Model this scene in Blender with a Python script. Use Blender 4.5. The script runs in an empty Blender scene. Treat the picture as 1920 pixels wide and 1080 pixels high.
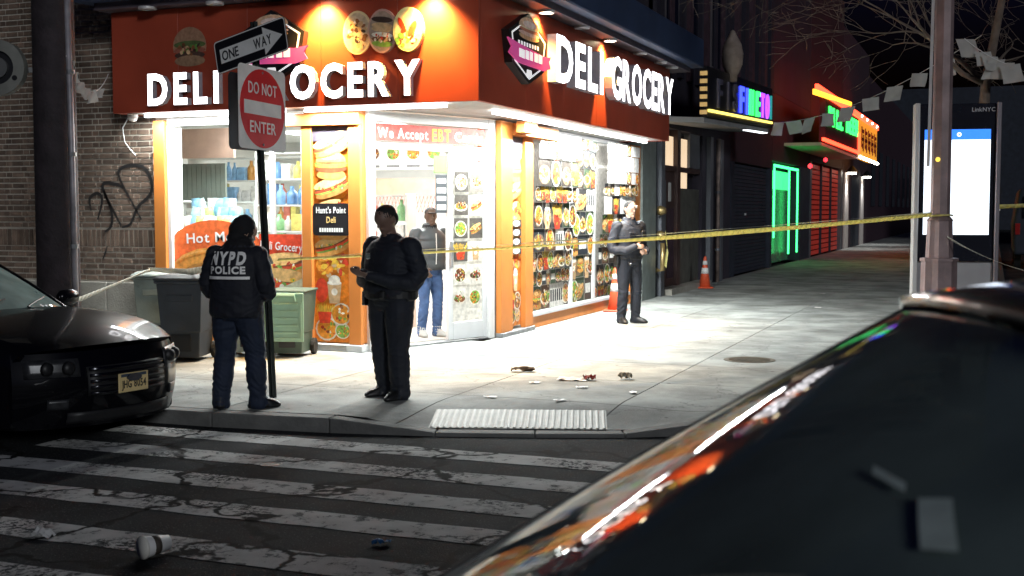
import bpy, bmesh, math, random
from mathutils import Matrix, Vector, kdtree, noise

S = bpy.context.scene
COL = S.collection
PI = math.pi
rad = math.radians
random.seed(7)

# ------------------------------------------------------------------ camera
YAW = rad(21.4); PITCH = math.atan(145/2300)
cd = bpy.data.cameras.new('camera'); cam = bpy.data.objects.new('camera', cd); COL.objects.link(cam)
cam.location = (0, 0, 1.75); cam.rotation_euler = (PI/2-PITCH, 0, YAW)
cd.sensor_width = 36; cd.lens = 36*2300/1920; cd.clip_start = .05; cd.clip_end = 2000
cd.dof.use_dof = True; cd.dof.focus_distance = 13.5; cd.dof.aperture_fstop = 5.0
S.camera = cam
# ------------------------------------------------------------------ sky (night)
w = bpy.data.worlds.new('World'); S.world = w; w.use_nodes = True
nt = w.node_tree; bg = nt.nodes['Background']
sky = nt.nodes.new('ShaderNodeTexSky'); sky.sky_type = 'NISHITA'; sky.sun_disc = False
sky.sun_elevation = rad(-2.5); sky.sun_rotation = rad(150)
vm0 = nt.nodes.new('ShaderNodeVectorMath'); vm0.operation = 'MULTIPLY'; vm0.inputs[1].default_value = (.10, .16, .9)   # night blue
nt.links.new(sky.outputs[0], vm0.inputs[0]); nt.links.new(vm0.outputs[0], bg.inputs[0]); bg.inputs[1].default_value = .15
# ------------------------------------------------------------------ one faint far light (night glow from the avenue behind the camera)
sd = bpy.data.lights.new('sun', 'SUN'); sun = bpy.data.objects.new('sun', sd); COL.objects.link(sun)
sd.energy = .75; sd.angle = rad(9); sd.color = (.93, .97, 1)
sun.rotation_euler = Vector((-.62, .70, -.27)).to_track_quat('-Z', 'Y').to_euler()
# ------------------------------------------------------------------ exposure
S.view_settings.view_transform = 'Standard'; S.view_settings.look = 'None'
S.view_settings.exposure = 0; S.view_settings.gamma = 1; S.view_settings.use_curve_mapping = False
S.render.engine = 'CYCLES'
S.cycles.use_denoising = True; S.cycles.max_bounces = 6; S.cycles.diffuse_bounces = 3; S.cycles.glossy_bounces = 4
S.cycles.transparent_max_bounces = 12; S.cycles.sample_clamp_indirect = 4; S.cycles.caustics_reflective = False; S.cycles.caustics_refractive = False

# ================================================================== helpers
MATS = {}
def P(name, col, rough=.6, metal=0., var=.12, sc=5., bump=0., bsc=40., emit=None, es=0., coat=0., rnd=0., spec=.5, attr=None, transl=0.):
    """procedural material: noise-varied colour, optional relief, random tint per object"""
    if name in MATS: return MATS[name]
    m = bpy.data.materials.new(name); m.use_nodes = True; n = m.node_tree.nodes; l = m.node_tree.links
    b = n['Principled BSDF']; out = n['Material Output']
    tc = n.new('ShaderNodeTexCoord')
    nz = n.new('ShaderNodeTexNoise'); nz.inputs['Scale'].default_value = sc; nz.inputs['Detail'].default_value = 5
    l.new(tc.outputs['Object'], nz.inputs['Vector'])
    mr = n.new('ShaderNodeMapRange'); mr.inputs[1].default_value = .28; mr.inputs[2].default_value = .72
    mr.inputs[3].default_value = 1-var; mr.inputs[4].default_value = 1+var
    l.new(nz.outputs['Fac'], mr.inputs[0])
    fac = mr.outputs[0]
    if rnd:
        oi = n.new('ShaderNodeObjectInfo'); r2 = n.new('ShaderNodeMapRange'); r2.inputs[3].default_value = 1-rnd; r2.inputs[4].default_value = 1+rnd
        l.new(oi.outputs['Random'], r2.inputs[0]); mu = n.new('ShaderNodeMath'); mu.operation = 'MULTIPLY'
        l.new(fac, mu.inputs[0]); l.new(r2.outputs[0], mu.inputs[1]); fac = mu.outputs[0]
    vm = n.new('ShaderNodeVectorMath'); vm.operation = 'SCALE'
    if attr:
        at = n.new('ShaderNodeAttribute'); at.attribute_name = attr; l.new(at.outputs['Color'], vm.inputs[0])
    else: vm.inputs[0].default_value = col[:3]
    l.new(fac, vm.inputs['Scale']); l.new(vm.outputs[0], b.inputs['Base Color'])
    b.inputs['Roughness'].default_value = rough; b.inputs['Metallic'].default_value = metal
    b.inputs['Specular IOR Level'].default_value = spec
    if coat: b.inputs['Coat Weight'].default_value = coat; b.inputs['Coat Roughness'].default_value = .04
    if bump:
        n2 = n.new('ShaderNodeTexNoise'); n2.inputs['Scale'].default_value = bsc; n2.inputs['Detail'].default_value = 6
        l.new(tc.outputs['Object'], n2.inputs['Vector'])
        bp = n.new('ShaderNodeBump'); bp.inputs['Strength'].default_value = bump; bp.inputs['Distance'].default_value = .02
        l.new(n2.outputs['Fac'], bp.inputs['Height']); l.new(bp.outputs[0], b.inputs['Normal'])
    if es:
        if attr: l.new(vm.outputs[0], b.inputs['Emission Color'])
        else: b.inputs['Emission Color'].default_value = (*(emit or col)[:3], 1)
        b.inputs['Emission Strength'].default_value = es
    if transl:
        tr = n.new('ShaderNodeBsdfTranslucent'); l.new(vm.outputs[0], tr.inputs[0]); mx = n.new('ShaderNodeMixShader')
        mx.inputs[0].default_value = transl; l.new(b.outputs[0], mx.inputs[1]); l.new(tr.outputs[0], mx.inputs[2]); l.new(mx.outputs[0], out.inputs[0])
    MATS[name] = m
    return m
def GLASS(name, tint=(.95, .97, .96), rough=0., haze=0.):
    if name in MATS: return MATS[name]
    m = bpy.data.materials.new(name); m.use_nodes = True; n = m.node_tree.nodes; l = m.node_tree.links
    n.remove(n['Principled BSDF'])
    t = n.new('ShaderNodeBsdfTransparent'); t.inputs[0].default_value = (*tint, 1)
    g = n.new('ShaderNodeBsdfGlossy'); g.inputs['Roughness'].default_value = rough; g.inputs[0].default_value = (1, 1, 1, 1)
    ge = n.new('ShaderNodeNewGeometry'); dt = n.new('ShaderNodeVectorMath'); dt.operation = 'DOT_PRODUCT'; l.new(ge.outputs['Normal'], dt.inputs[0]); l.new(ge.outputs['Incoming'], dt.inputs[1])
    def mth(op, a, b_=None):
        k = n.new('ShaderNodeMath'); k.operation = op
        for i_, x_ in enumerate((a, b_)):
            if x_ is None: continue
            if isinstance(x_, (int, float)): k.inputs[i_].default_value = x_
            else: l.new(x_, k.inputs[i_])
        return k.outputs[0]
    fr = mth('POWER', mth('SUBTRACT', 1., mth('ABSOLUTE', dt.outputs['Value'])), 5.); fr = mth('ADD', mth('MULTIPLY', fr, .93), .07)   # both faces of a thin pane
    mx = n.new('ShaderNodeMixShader'); l.new(fr, mx.inputs[0]); l.new(t.outputs[0], mx.inputs[1]); l.new(g.outputs[0], mx.inputs[2])
    last = mx.outputs[0]
    if haze:  # haze: patchy grey-green diffuse colour mixed over the clear pane
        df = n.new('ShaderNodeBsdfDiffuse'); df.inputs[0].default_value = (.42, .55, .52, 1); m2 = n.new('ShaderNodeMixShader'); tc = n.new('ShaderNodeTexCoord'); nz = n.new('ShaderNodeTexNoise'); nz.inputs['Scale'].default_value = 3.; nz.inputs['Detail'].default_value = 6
        l.new(tc.outputs['Object'], nz.inputs['Vector']); l.new(mth('MULTIPLY', nz.outputs['Fac'], haze*2), m2.inputs[0]); l.new(last, m2.inputs[1]); l.new(df.outputs[0], m2.inputs[2]); last = m2.outputs[0]
    l.new(last, n['Material Output'].inputs[0]); MATS[name] = m
    return m

def wm(o):
    m = o.matrix_basis.copy()
    while o.parent: o = o.parent; m = o.matrix_basis @ m
    return m
def tag(o, label, cat, group=None, kind=None):
    o['label'] = label; o['category'] = cat
    if group: o['group'] = group
    if kind: o['kind'] = kind
    return o
def thing(name, label, cat, loc=(0, 0, 0), rz=0., group=None):
    o = bpy.data.objects.new(name, None); COL.objects.link(o); o.empty_display_size = .2
    o.location = loc; o.rotation_euler = (0, 0, rz)
    return tag(o, label, cat, group)
def V(*a): return Vector(a)

class MB:
    """collects shapes into one mesh"""
    def __init__(s): s.v = []; s.f = []; s.c = []; s.m = []; s.col = (1, 1, 1); s.mi = 0; s.X = None
    def _pt(s, p):
        p = Vector(p); s.v.append(s.X @ p if s.X else p); return len(s.v)-1
    def face(s, pts):
        s.f.append([s._pt(p) for p in pts]); s.c.append(s.col); s.m.append(s.mi)
    def idx(s, ids): s.f.append(ids); s.c.append(s.col); s.m.append(s.mi)
    def box(s, x0, x1, y0, y1, z0, z1, M=None):
        p = [V(x, y, z) for z in (z0, z1) for y in (y0, y1) for x in (x0, x1)]
        if M: p = [M @ q for q in p]
        i = [s._pt(q) for q in p]
        for q in ((0, 2, 3, 1), (4, 5, 7, 6), (0, 1, 5, 4), (2, 6, 7, 3), (0, 4, 6, 2), (1, 3, 7, 5)): s.idx([i[k] for k in q])
        return s
    def bar(s, a, b, w, h=None, up=(0, 0, 1)):
        a = V(*a); b = V(*b); h = h or w; d = (b-a); L = d.length; d = d/L
        u = V(*up)
        if abs(u.dot(d)) > .98: u = V(1, 0, 0)
        r = d.cross(u).normalized(); u = r.cross(d)
        M = Matrix((( *r, 0), (*d, 0), (*u, 0), (0, 0, 0, 1))).transposed(); M.translation = a
        return s.box(-w/2, w/2, 0, L, -h/2, h/2, M)
    def rings(s, R, cap=True, closed=False):
        I = [[s._pt(p) for p in r] for r in R]; n = len(I[0])
        for a, b in zip(I, I[1:]+([I[0]] if closed else [])):
            for k in range(n): s.idx([a[k], a[(k+1) % n], b[(k+1) % n], b[k]])
        if cap and not closed: s.idx(I[0][::-1]); s.idx(I[-1])
        return s
    def tube(s, pts, r, n=8, cap=True, flat=None):
        pts = [V(*p) for p in pts]; k = len(pts); rr = r if isinstance(r, (list, tuple)) else [r]*k
        R = []; pu = None
        for i, p in enumerate(pts):
            d = (pts[min(i+1, k-1)]-pts[max(i-1, 0)])
            d = d.normalized() if d.length > 1e-9 else V(0, 0, 1)
            if pu is None: pu = V(0, 0, 1) if abs(d.z) < .9 else V(1, 0, 0)
            sd_ = d.cross(pu).normalized(); pu = sd_.cross(d)
            fl = flat or 1
            R.append([p+(sd_*math.cos(a)*rr[i]+pu*math.sin(a)*rr[i]*fl) for a in [2*PI*j/n for j in range(n)]])
        return s.rings(R, cap)
    def lathe(s, prof, n=16, M=None):
        R = []
        for r, z in prof:
            q = [V(r*math.cos(2*PI*j/n), r*math.sin(2*PI*j/n), z) for j in range(n)]
            R.append([M @ p for p in q] if M else q)
        return s.rings(R)
    def prism(s, poly, a, b):
        """poly: points; a,b: two offsets"""
        a = V(*a); b = V(*b)
        return s.rings([[V(*p)+a for p in poly], [V(*p)+b for p in poly]])
    def grid(s, fn, nu, nv):
        I = [[s._pt(fn(i/nu, j/nv)) for j in range(nv+1)] for i in range(nu+1)]
        for i in range(nu):
            for j in range(nv): s.idx([I[i][j], I[i+1][j], I[i+1][j+1], I[i][j+1]])
        return s
    def ell(s, o, u, v, ru, rv, n=14, a0=0., a1=2*PI, rot=0.):
        o = V(*o); u = V(*u); v = V(*v); P_ = []
        full = a1-a0 > 6.28
        for j in range(n if full else n+1):
            a = a0+(a1-a0)*j/n; x = math.cos(a)*ru; y = math.sin(a)*rv
            P_.append(o+u*(x*math.cos(rot)-y*math.sin(rot))+v*(x*math.sin(rot)+y*math.cos(rot)))
        s.face(P_); return s
    def build(s, name, mats, parent=None, smooth=False, bevel=0., bseg=1, sub=0, world=False, solid=0., kind=None, label=None, autos=None, weld=False):
        me = bpy.data.meshes.new(name)
        vv = s.v
        if world and parent is not None:
            inv = wm(parent).inverted(); vv = [inv @ p for p in vv]
        me.from_pydata([tuple(p) for p in vv], [], s.f)
        for m in (mats if isinstance(mats, (list, tuple)) else [mats]): me.materials.append(m)
        me.polygons.foreach_set('material_index', s.m)
        if any(c != (1, 1, 1) for c in s.c):
            at = me.color_attributes.new('Col', 'FLOAT_COLOR', 'CORNER'); buf = []
            for p, c in zip(me.polygons, s.c): buf += [c[0], c[1], c[2], 1.]*p.loop_total
            at.data.foreach_set('color', buf)
        if smooth: me.polygons.foreach_set('use_smooth', [True]*len(me.polygons))
        me.update()
        o = bpy.data.objects.new(name, me); COL.objects.link(o)
        if parent is not None: o.parent = parent
        if weld:
            md = o.modifiers.new('weld', 'WELD'); md.merge_threshold = .0006
        if solid:
            md = o.modifiers.new('solid', 'SOLIDIFY'); md.thickness = solid; md.offset = 0
        if bevel:
            md = o.modifiers.new('bevel', 'BEVEL'); md.width = bevel; md.segments = bseg; md.limit_method = 'ANGLE'; md.angle_limit = rad(40)
        if sub:
            md = o.modifiers.new('sub', 'SUBSURF'); md.levels = sub; md.render_levels = sub
        if kind: o['kind'] = kind
        if label: o['label'] = label
        return o
def copy_tree(o, parent=None):
    c = o.copy(); COL.objects.link(c); c.parent = parent
    for ch in [x for x in bpy.data.objects if x.parent == o]: copy_tree(ch, c)
    return c
def B(x0, x1, y0, y1, z0, z1): return MB().box(x0, x1, y0, y1, z0, z1)
def frame(o, u, v):
    """matrix with local x=u, y=v, z=u x v at o"""
    u = V(*u).normalized(); v = V(*v).normalized(); n_ = u.cross(v)
    M = Matrix(((*u, 0), (*v, 0), (*n_, 0), (0, 0, 0, 1))).transposed(); M.translation = V(*o); return M

# ---- writing
_glyph = {}
def glyph(ch, bold):
    k = (ch, bold)
    if k not in _glyph:
        c = bpy.data.curves.new('t', 'FONT'); c.body = ch; c.size = 1; c.offset = bold; c.resolution_u = 3; c.fill_mode = 'BOTH'; c.extrude = .5
        o = bpy.data.objects.new('t', c); COL.objects.link(o)
        bpy.context.view_layer.update()
        me = bpy.data.meshes.new_from_object(o.evaluated_get(bpy.context.evaluated_depsgraph_get()))
        vs = [tuple(v.co) for v in me.vertices]; fs = [list(p.vertices) for p in me.polygons]; nz = [p.normal.z for p in me.polygons]
        bpy.data.objects.remove(o); bpy.data.curves.remove(c); bpy.data.meshes.remove(me)
        xs = [v[0] for v in vs] or [0]
        _glyph[k] = (vs, fs, nz, min(xs), max(xs))
    return _glyph[k]
def lay(text, bold=.01, gap=.10, space=.35):
    x = 0; out = []
    for ch in text:
        if ch == ' ': x += space; continue
        g = glyph(ch, bold); out.append((ch, x-g[3])); x += g[4]-g[3]+gap
    return out, x-gap
CAP = .70
def write(text, o, u, v, height, depth, mats, parent, length=None, bold=.01, gap=.10, space=.35, name='letter', joined=False, centre=False, mi_side=1, front_only=False):
    """raised writing: o = lower left on the surface, u along, v up; depth outwards"""
    seq, L = lay(text, bold, gap, space); u = V(*u).normalized(); v = V(*v).normalized(); nrm = u.cross(v); o = V(*o)
    sy = height/CAP; sx = (length/L) if length else sy
    if centre: o = o-u*(L*sx/2)
    mb = MB(); outs = []
    for ch, x0 in seq:
        vs, fs, nz, _, _ = glyph(ch, bold)
        b_ = len(mb.v)
        for p in vs: mb.v.append(o+u*((p[0]+x0)*sx)+v*(p[1]*sy)+nrm*((p[2]+.5)*depth))
        for f, z in zip(fs, nz):
            if front_only and z < .5: continue
            mb.f.append([b_+i for i in f]); mb.c.append((1, 1, 1)); mb.m.append(0 if z > .5 else mi_side)
        if not joined:
            outs.append(mb.build(name, mats, parent, world=True)); mb = MB()
    if joined: outs.append(mb.build(name, mats, parent, world=True))
    return outs

# ---- shared materials
def concrete():
    m = P('sidewalk_concrete', (.315, .33, .315), .85, var=.22, sc=1.6, bump=.3, bsc=60, rnd=.08); n = m.node_tree.nodes; l = m.node_tree.links; b = n['Principled BSDF']
    src = b.inputs['Base Color'].links[0].from_socket; g = n.new('ShaderNodeNewGeometry')
    def ramp(s_, a, c, v0, v1):
        k = n.new('ShaderNodeValToRGB'); k.color_ramp.elements[0].position = a; k.color_ramp.elements[1].position = c; k.color_ramp.elements[0].color = (v0,)*3+(1,); k.color_ramp.elements[1].color = (v1,)*3+(1,); l.new(s_, k.inputs[0]); return k.outputs[0]
    def tex(sc, det=6, ro=.6):
        k = n.new('ShaderNodeTexNoise'); k.inputs['Scale'].default_value = sc; k.inputs['Detail'].default_value = det; k.inputs['Roughness'].default_value = ro; l.new(g.outputs['Position'], k.inputs['Vector']); return k
    vo = n.new('ShaderNodeTexVoronoi'); vo.inputs['Scale'].default_value = 2.6; l.new(g.outputs['Position'], vo.inputs['Vector'])      # old chewing gum
    gum = ramp(vo.outputs['Distance'], .045, .065, .30, 1.)
    vo2 = n.new('ShaderNodeTexVoronoi'); vo2.inputs['Scale'].default_value = 6.1; l.new(g.outputs['Position'], vo2.inputs['Vector']); gum2 = ramp(vo2.outputs['Distance'], .04, .06, .55, 1.)
    st = ramp(tex(.8, 7, .65).outputs['Fac'], .36, .60, .62, 1.08); sp = ramp(tex(28, 4).outputs['Fac'], .30, .42, .78, 1.)
    vc = n.new('ShaderNodeTexVoronoi'); vc.feature = 'DISTANCE_TO_EDGE'; vc.inputs['Scale'].default_value = .42; a_ = n.new('ShaderNodeVectorMath'); a_.operation = 'ADD'; sc_ = n.new('ShaderNodeVectorMath'); sc_.operation = 'SCALE'; sc_.inputs['Scale'].default_value = .8
    l.new(tex(1.6, 8, .7).outputs['Color'], sc_.inputs[0]); l.new(g.outputs['Position'], a_.inputs[0]); l.new(sc_.outputs[0], a_.inputs[1]); l.new(a_.outputs[0], vc.inputs['Vector']); ck = ramp(vc.outputs['Distance'], .001, .004, .35, 1.)
    cur = src
    for q in (gum, gum2, st, sp, ck):
        k = n.new('ShaderNodeVectorMath'); k.operation = 'MULTIPLY'; l.new(cur, k.inputs[0]); l.new(q, k.inputs[1]); cur = k.outputs[0]
    l.new(cur, b.inputs['Base Color']); return m
m_concrete = concrete()
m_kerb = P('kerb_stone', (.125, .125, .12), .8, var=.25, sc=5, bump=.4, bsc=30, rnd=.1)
m_black = P('black_metal', (.012, .012, .014), .4, var=.2)
m_rubber = P('rubber', (.015, .015, .015), .8)
m_steel = P('galvanised_steel', (.42, .43, .44), .45, .8, var=.2, sc=9)
m_alu = P('white_aluminium', (.72, .73, .74), .35, .1, var=.05)
m_orange = P('orange_cladding', (.62, .21, .045), .45, var=.1, sc=3)
m_fascia = P('red_fascia', (.37, .062, .032), .42, var=.22, sc=1.1, spec=.4)
m_fasciaR = m_fascia
m_glass = GLASS('window_glass')
m_print = P('print', (1, 1, 1), .45, var=.30, sc=17, attr='Col')
m_vinyl = P('window_vinyl', (1, 1, 1), .5, var=.30, sc=15, attr='Col', transl=.35)
m_letter = P('lit_letter', (.9, .9, .95), .4, emit=(1, .97, 1), es=5.0)
m_letterside = P('letter_side', (.45, .44, .5), .4)
m_led = P('led', (1, 1, 1), emit=(.94, .97, 1), es=14)
m_white = P('white_paint', (.78, .78, .77), .5, var=.06)
m_whitewall = P('shop_white', (.8, .8, .78), .6, var=.04)
# ================================================================== ground
ROAD = -.13
def road_material(name, paint):
    m = bpy.data.materials.new(name); m.use_nodes = True; n = m.node_tree.nodes; l = m.node_tree.links; b = n['Principled BSDF']
    g = n.new('ShaderNodeNewGeometry')
    def nz(s, d=6, r=.6):
        k = n.new('ShaderNodeTexNoise'); k.inputs['Scale'].default_value = s; k.inputs['Detail'].default_value = d; k.inputs['Roughness'].default_value = r
        l.new(g.outputs['Position'], k.inputs['Vector']); return k.outputs['Fac']
    def ramp(src, a, b_, c0, c1):
        k = n.new('ShaderNodeValToRGB'); k.color_ramp.elements[0].position = a; k.color_ramp.elements[1].position = b_
        k.color_ramp.elements[0].color = (*c0, 1); k.color_ramp.elements[1].color = (*c1, 1); l.new(src, k.inputs[0]); return k.outputs[0]
    def mix(f, a, b_):
        k = n.new('ShaderNodeMix'); k.data_type = 'RGBA'
        (l.new(f, k.inputs[0]) if not isinstance(f, float) else setattr(k.inputs[0], 'default_value', f))
        for s_, v_ in ((6, a), (7, b_)):
            if isinstance(v_, tuple): k.inputs[s_].default_value = (*v_, 1)
            else: l.new(v_, k.inputs[s_])
        return k.outputs[2]
    tar = ramp(nz(1.1), .35, .68, (.013, .015, .017), (.043, .046, .050))
    grit = ramp(nz(75, 3), .60, .68, (0, 0, 0), (1, 1, 1))
    tar = mix(grit, tar, (.15, .155, .155))
    # cracks: distorted voronoi edges
    vd = n.new('ShaderNodeTexVoronoi'); vd.feature = 'DISTANCE_TO_EDGE'; vd.inputs['Scale'].default_value = .62
    ad = n.new('ShaderNodeVectorMath'); ad.operation = 'ADD'; nc = n.new('ShaderNodeTexNoise'); nc.inputs['Scale'].default_value = 2.3; nc.inputs['Detail'].default_value = 7
    l.new(g.outputs['Position'], nc.inputs['Vector']); sc_ = n.new('ShaderNodeVectorMath'); sc_.operation = 'SCALE'; sc_.inputs['Scale'].default_value = .75
    l.new(nc.outputs['Color'], sc_.inputs[0]); l.new(g.outputs['Position'], ad.inputs[0]); l.new(sc_.outputs[0], ad.inputs[1]); l.new(ad.outputs[0], vd.inputs['Vector'])
    crack = ramp(vd.outputs['Distance'], .011, .022, (1, 1, 1), (0, 0, 0))
    gate = ramp(nz(.55, 2), .34, .42, (0, 0, 0), (1, 1, 1))
    mu = n.new('ShaderNodeMath'); mu.operation = 'MULTIPLY'; l.new(crack, mu.inputs[0]); l.new(gate, mu.inputs[1])
    if paint:
        pc = ramp(nz(5), .3, .7, (.47, .475, .47), (.68, .68, .67))
        worn = ramp(nz(10, 8, .70), .405, .43, (1, 1, 1), (0, 0, 0))
        big = ramp(nz(1.7, 3), .38, .52, (1, 1, 1), (.0, .0, .0))
        w2 = n.new('ShaderNodeMath'); w2.operation = 'MULTIPLY_ADD'; l.new(worn, w2.inputs[0]); w2.inputs[1].default_value = .75
        w3 = n.new('ShaderNodeMath'); w3.operation = 'MULTIPLY'; l.new(big, w3.inputs[0]); l.new(ramp(nz(24, 6, .7), .46, .52, (1, 1, 1), (0, 0, 0)), w3.inputs[1])
        l.new(w3.outputs[0], w2.inputs[2]); w2.use_clamp = True
        base = mix(w2.outputs[0], pc, tar)
    else: base = tar
    base = mix(mu.outputs[0], base, (.008, .008, .008))
    l.new(base, b.inputs['Base Color']); b.inputs['Roughness'].default_value = .92; b.inputs['Specular IOR Level'].default_value = .12
    bp = n.new('ShaderNodeBump'); bp.inputs['Strength'].default_value = .7; bp.inputs['Distance'].default_value = .012
    l.new(nz(95, 4), bp.inputs['Height']); l.new(bp.outputs[0], b.inputs['Normal'])
    return m
m_road = road_material('asphalt', False); m_stripe = road_material('worn_road_paint', True)
mb = MB(); mb.face([(-400, -400, ROAD), (400, -400, ROAD), (400, 400, ROAD), (-400, 400, ROAD)])
road = mb.build('road', m_road); road['kind'] = 'structure'
for i, y1 in enumerate((8.72, 7.99, 7.27, 6.59, 5.78, 5.02, 4.3, 3.55)):
    mb = MB(); x0 = -7.0+random.uniform(-.15, .15); x1 = -2.2; yy = y1+.0
    z = ROAD+.004
    nseg = 24; top = []; bot = []
    for k in range(nseg+1):
        x = x0+(x1-x0)*k/nseg; top.append((x, yy+random.uniform(-.012, .012), z)); bot.append((x, yy-.33+random.uniform(-.012, .012), z))
    if i == 0: top = [(x, y, z) for x, y, z in top]
    for k in range(nseg): mb.face([bot[k], bot[k+1], top[k+1], top[k]])
    mb.build('crosswalk_stripe', m_stripe, road)
# kerb line
CURB = [(-7.9, 8.88), (-6.3, 8.9), (-5.2, 9.02), (-4.3, 9.2), (-3.5, 9.45), (-2.8, 9.72), (-2.0, 10.2), (-1.3, 10.85), (-.7, 11.7), (-.25, 12.7), (.1, 14.0), (.28, 15.6), (.3, 18.), (.3, 120.)]
LEFT = [(-60, 9.75), (-9.0, 9.75), (-7.9, 8.88)]
def curb_y(x):
    pts = LEFT[:-1]+CURB
    for a, b_ in zip(pts, pts[1:]):
        if a[0] <= x <= b_[0] and b_[0] > a[0]: return a[1]+(b_[1]-a[1])*(x-a[0])/(b_[0]-a[0])
    return 200.
def sst(t): t = max(0, min(1, t)); return t*t*(3-2*t)
def zz(x, y):
    d = y-curb_y(min(x, .25))
    return -.095*sst((x+5.1)/.55)*sst((-2.1-x)/.55)*(1-sst(d/1.25))
def clip(poly, a, b_):
    """keep the part left of the line a->b"""
    out = []
    def sd(p): return (b_[0]-a[0])*(p[1]-a[1])-(b_[1]-a[1])*(p[0]-a[0])
    for i in range(len(poly)):
        p, q = poly[i], poly[(i+1) % len(poly)]; dp, dq = sd(p), sd(q)
        if dp >= 0: out.append(p)
        if (dp > 0) != (dq > 0) and dp != dq:
            t = dp/(dp-dq); out.append((p[0]+(q[0]-p[0])*t, p[1]+(q[1]-p[1])*t))
    return out
def curb_in(pt, nx, ny, k): return (pt[0]+nx*k, pt[1]+ny*k)
def offset(line, k):
    out = []
    for i, p in enumerate(line):
        a = line[max(0, i-1)]; b_ = line[min(len(line)-1, i+1)]; dx, dy = b_[0]-a[0], b_[1]-a[1]; L = math.hypot(dx, dy)
        out.append((p[0]-dy/L*k, p[1]+dx/L*k))
    return out
CIN = offset(CURB, .16); LIN = [(-60, 9.91), (-8.93, 9.91), (-7.86, 9.04)]
side = MB()
side.face([(-60, 9.95, -.122), (-8.9, 9.95, -.122)]+[(x, y, -.122) for x, y in CIN[:-1]]+[(.14, 120, -.122), (-60, 120, -.122)])
sidewalk = side.build('sidewalk', P('joint_dirt', (.05, .048, .045), .9)); sidewalk['kind'] = 'structure'
xs = [-12.2, -10.6, -8.95, -7.9, -6.35, -4.72, -3.12, -1.5, .14]; ys = [8.8, 10.62, 12.1, 13.6, 15.15, 16.7, 18.25, 19.85, 21.4, 22.95, 24.5, 26.05, 27.6]
g = .006
for i in range(len(xs)-1):
    for j in range(len(ys)-1):
        x0, x1, y0, y1 = xs[i]+g, xs[i+1]-g, ys[j]+g, ys[j+1]-g
        if x1 < -6.3 and y0 > 15: continue
        fine = (x1 > -5.2 and x0 < -2.0 and y0 < 11)
        nx, ny = (7, 8) if fine else (1, 1)
        mb = MB(); cnt = 0
        for a in range(nx):
            for c in range(ny):
                poly = [(x0+(x1-x0)*a/nx, y0+(y1-y0)*c/ny), (x0+(x1-x0)*(a+1)/nx, y0+(y1-y0)*c/ny), (x0+(x1-x0)*(a+1)/nx, y0+(y1-y0)*(c+1)/ny), (x0+(x1-x0)*a/nx, y0+(y1-y0)*(c+1)/ny)]
                lines = list(zip(CIN, CIN[1:])) if x0 > -7.95 else ([(LIN[1], LIN[2])] if x0 > -9 else [(LIN[0], LIN[1])])
                for p, q in lines:
                    if len(poly) > 2: poly = clip(poly, p, q)
                if len(poly) < 3: continue
                cnt += 1
                mb.face([(x, y, zz(x, y)) for x, y in poly])
                if not fine:
                    for k in range(len(poly)):
                        p, q = poly[k], poly[(k+1) % len(poly)]; mb.face([(p[0], p[1], -.118), (q[0], q[1], -.118), (q[0], q[1], 0), (p[0], p[1], 0)])
        if cnt: mb.build('paving_slab', m_concrete, sidewalk, bevel=0 if fine else .004)
far = MB(); far.box(-6.4, .14, 27.606, 120, -.118, 0); far.box(-60, -12.21, 9.92, 13.5, -.118, 0)
far.build('far_paving', m_concrete, sidewalk)
# kerb stones
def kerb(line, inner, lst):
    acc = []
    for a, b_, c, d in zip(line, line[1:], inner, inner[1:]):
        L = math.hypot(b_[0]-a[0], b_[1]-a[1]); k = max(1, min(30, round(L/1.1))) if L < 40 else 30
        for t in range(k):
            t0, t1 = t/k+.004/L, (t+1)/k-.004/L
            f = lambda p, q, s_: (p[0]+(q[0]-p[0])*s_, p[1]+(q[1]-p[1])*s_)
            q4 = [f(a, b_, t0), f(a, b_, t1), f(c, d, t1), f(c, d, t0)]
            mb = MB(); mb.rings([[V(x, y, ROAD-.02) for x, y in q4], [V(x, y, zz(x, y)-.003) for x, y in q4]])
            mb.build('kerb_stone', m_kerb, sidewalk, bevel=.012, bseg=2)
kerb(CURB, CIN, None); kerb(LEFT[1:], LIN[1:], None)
# tactile pad on the corner ramp: panel + rows of domes
pad = thing('tactile_pad', 'pale ribbed tactile warning pad set in the corner kerb ramp', 'tactile paving', (-3.7, 9.85, 0))
def padp(u, v):
    a = Vector((-4.42, 9.33)); b_ = Vector((-2.98, 9.80)); n_ = Vector((-(b_-a).y, (b_-a).x)).normalized()
    p = a+(b_-a)*u+n_*(.60*v); return V(p.x, p.y, zz(p.x, p.y))
m_pad = P('tactile_plate', (.36, .36, .33), .6, var=.25, sc=8)
mb = MB(); mb.grid(lambda u, v: padp(u, v)+V(0, 0, .006), 12, 6); mb.build('plate', m_pad, pad, world=True)
mb = MB()
for i in range(28):
    mb.grid(lambda u, v: padp((i+.2+u*.6)/28, v*.94+.03)+V(0, 0, .007+.007*math.sin(PI*u)), 4, 6)
mb.build('raised_ribs', P('tactile_rib', (.50, .50, .46), .55, var=.12, sc=9), pad, world=True, smooth=True, kind='stuff')
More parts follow.
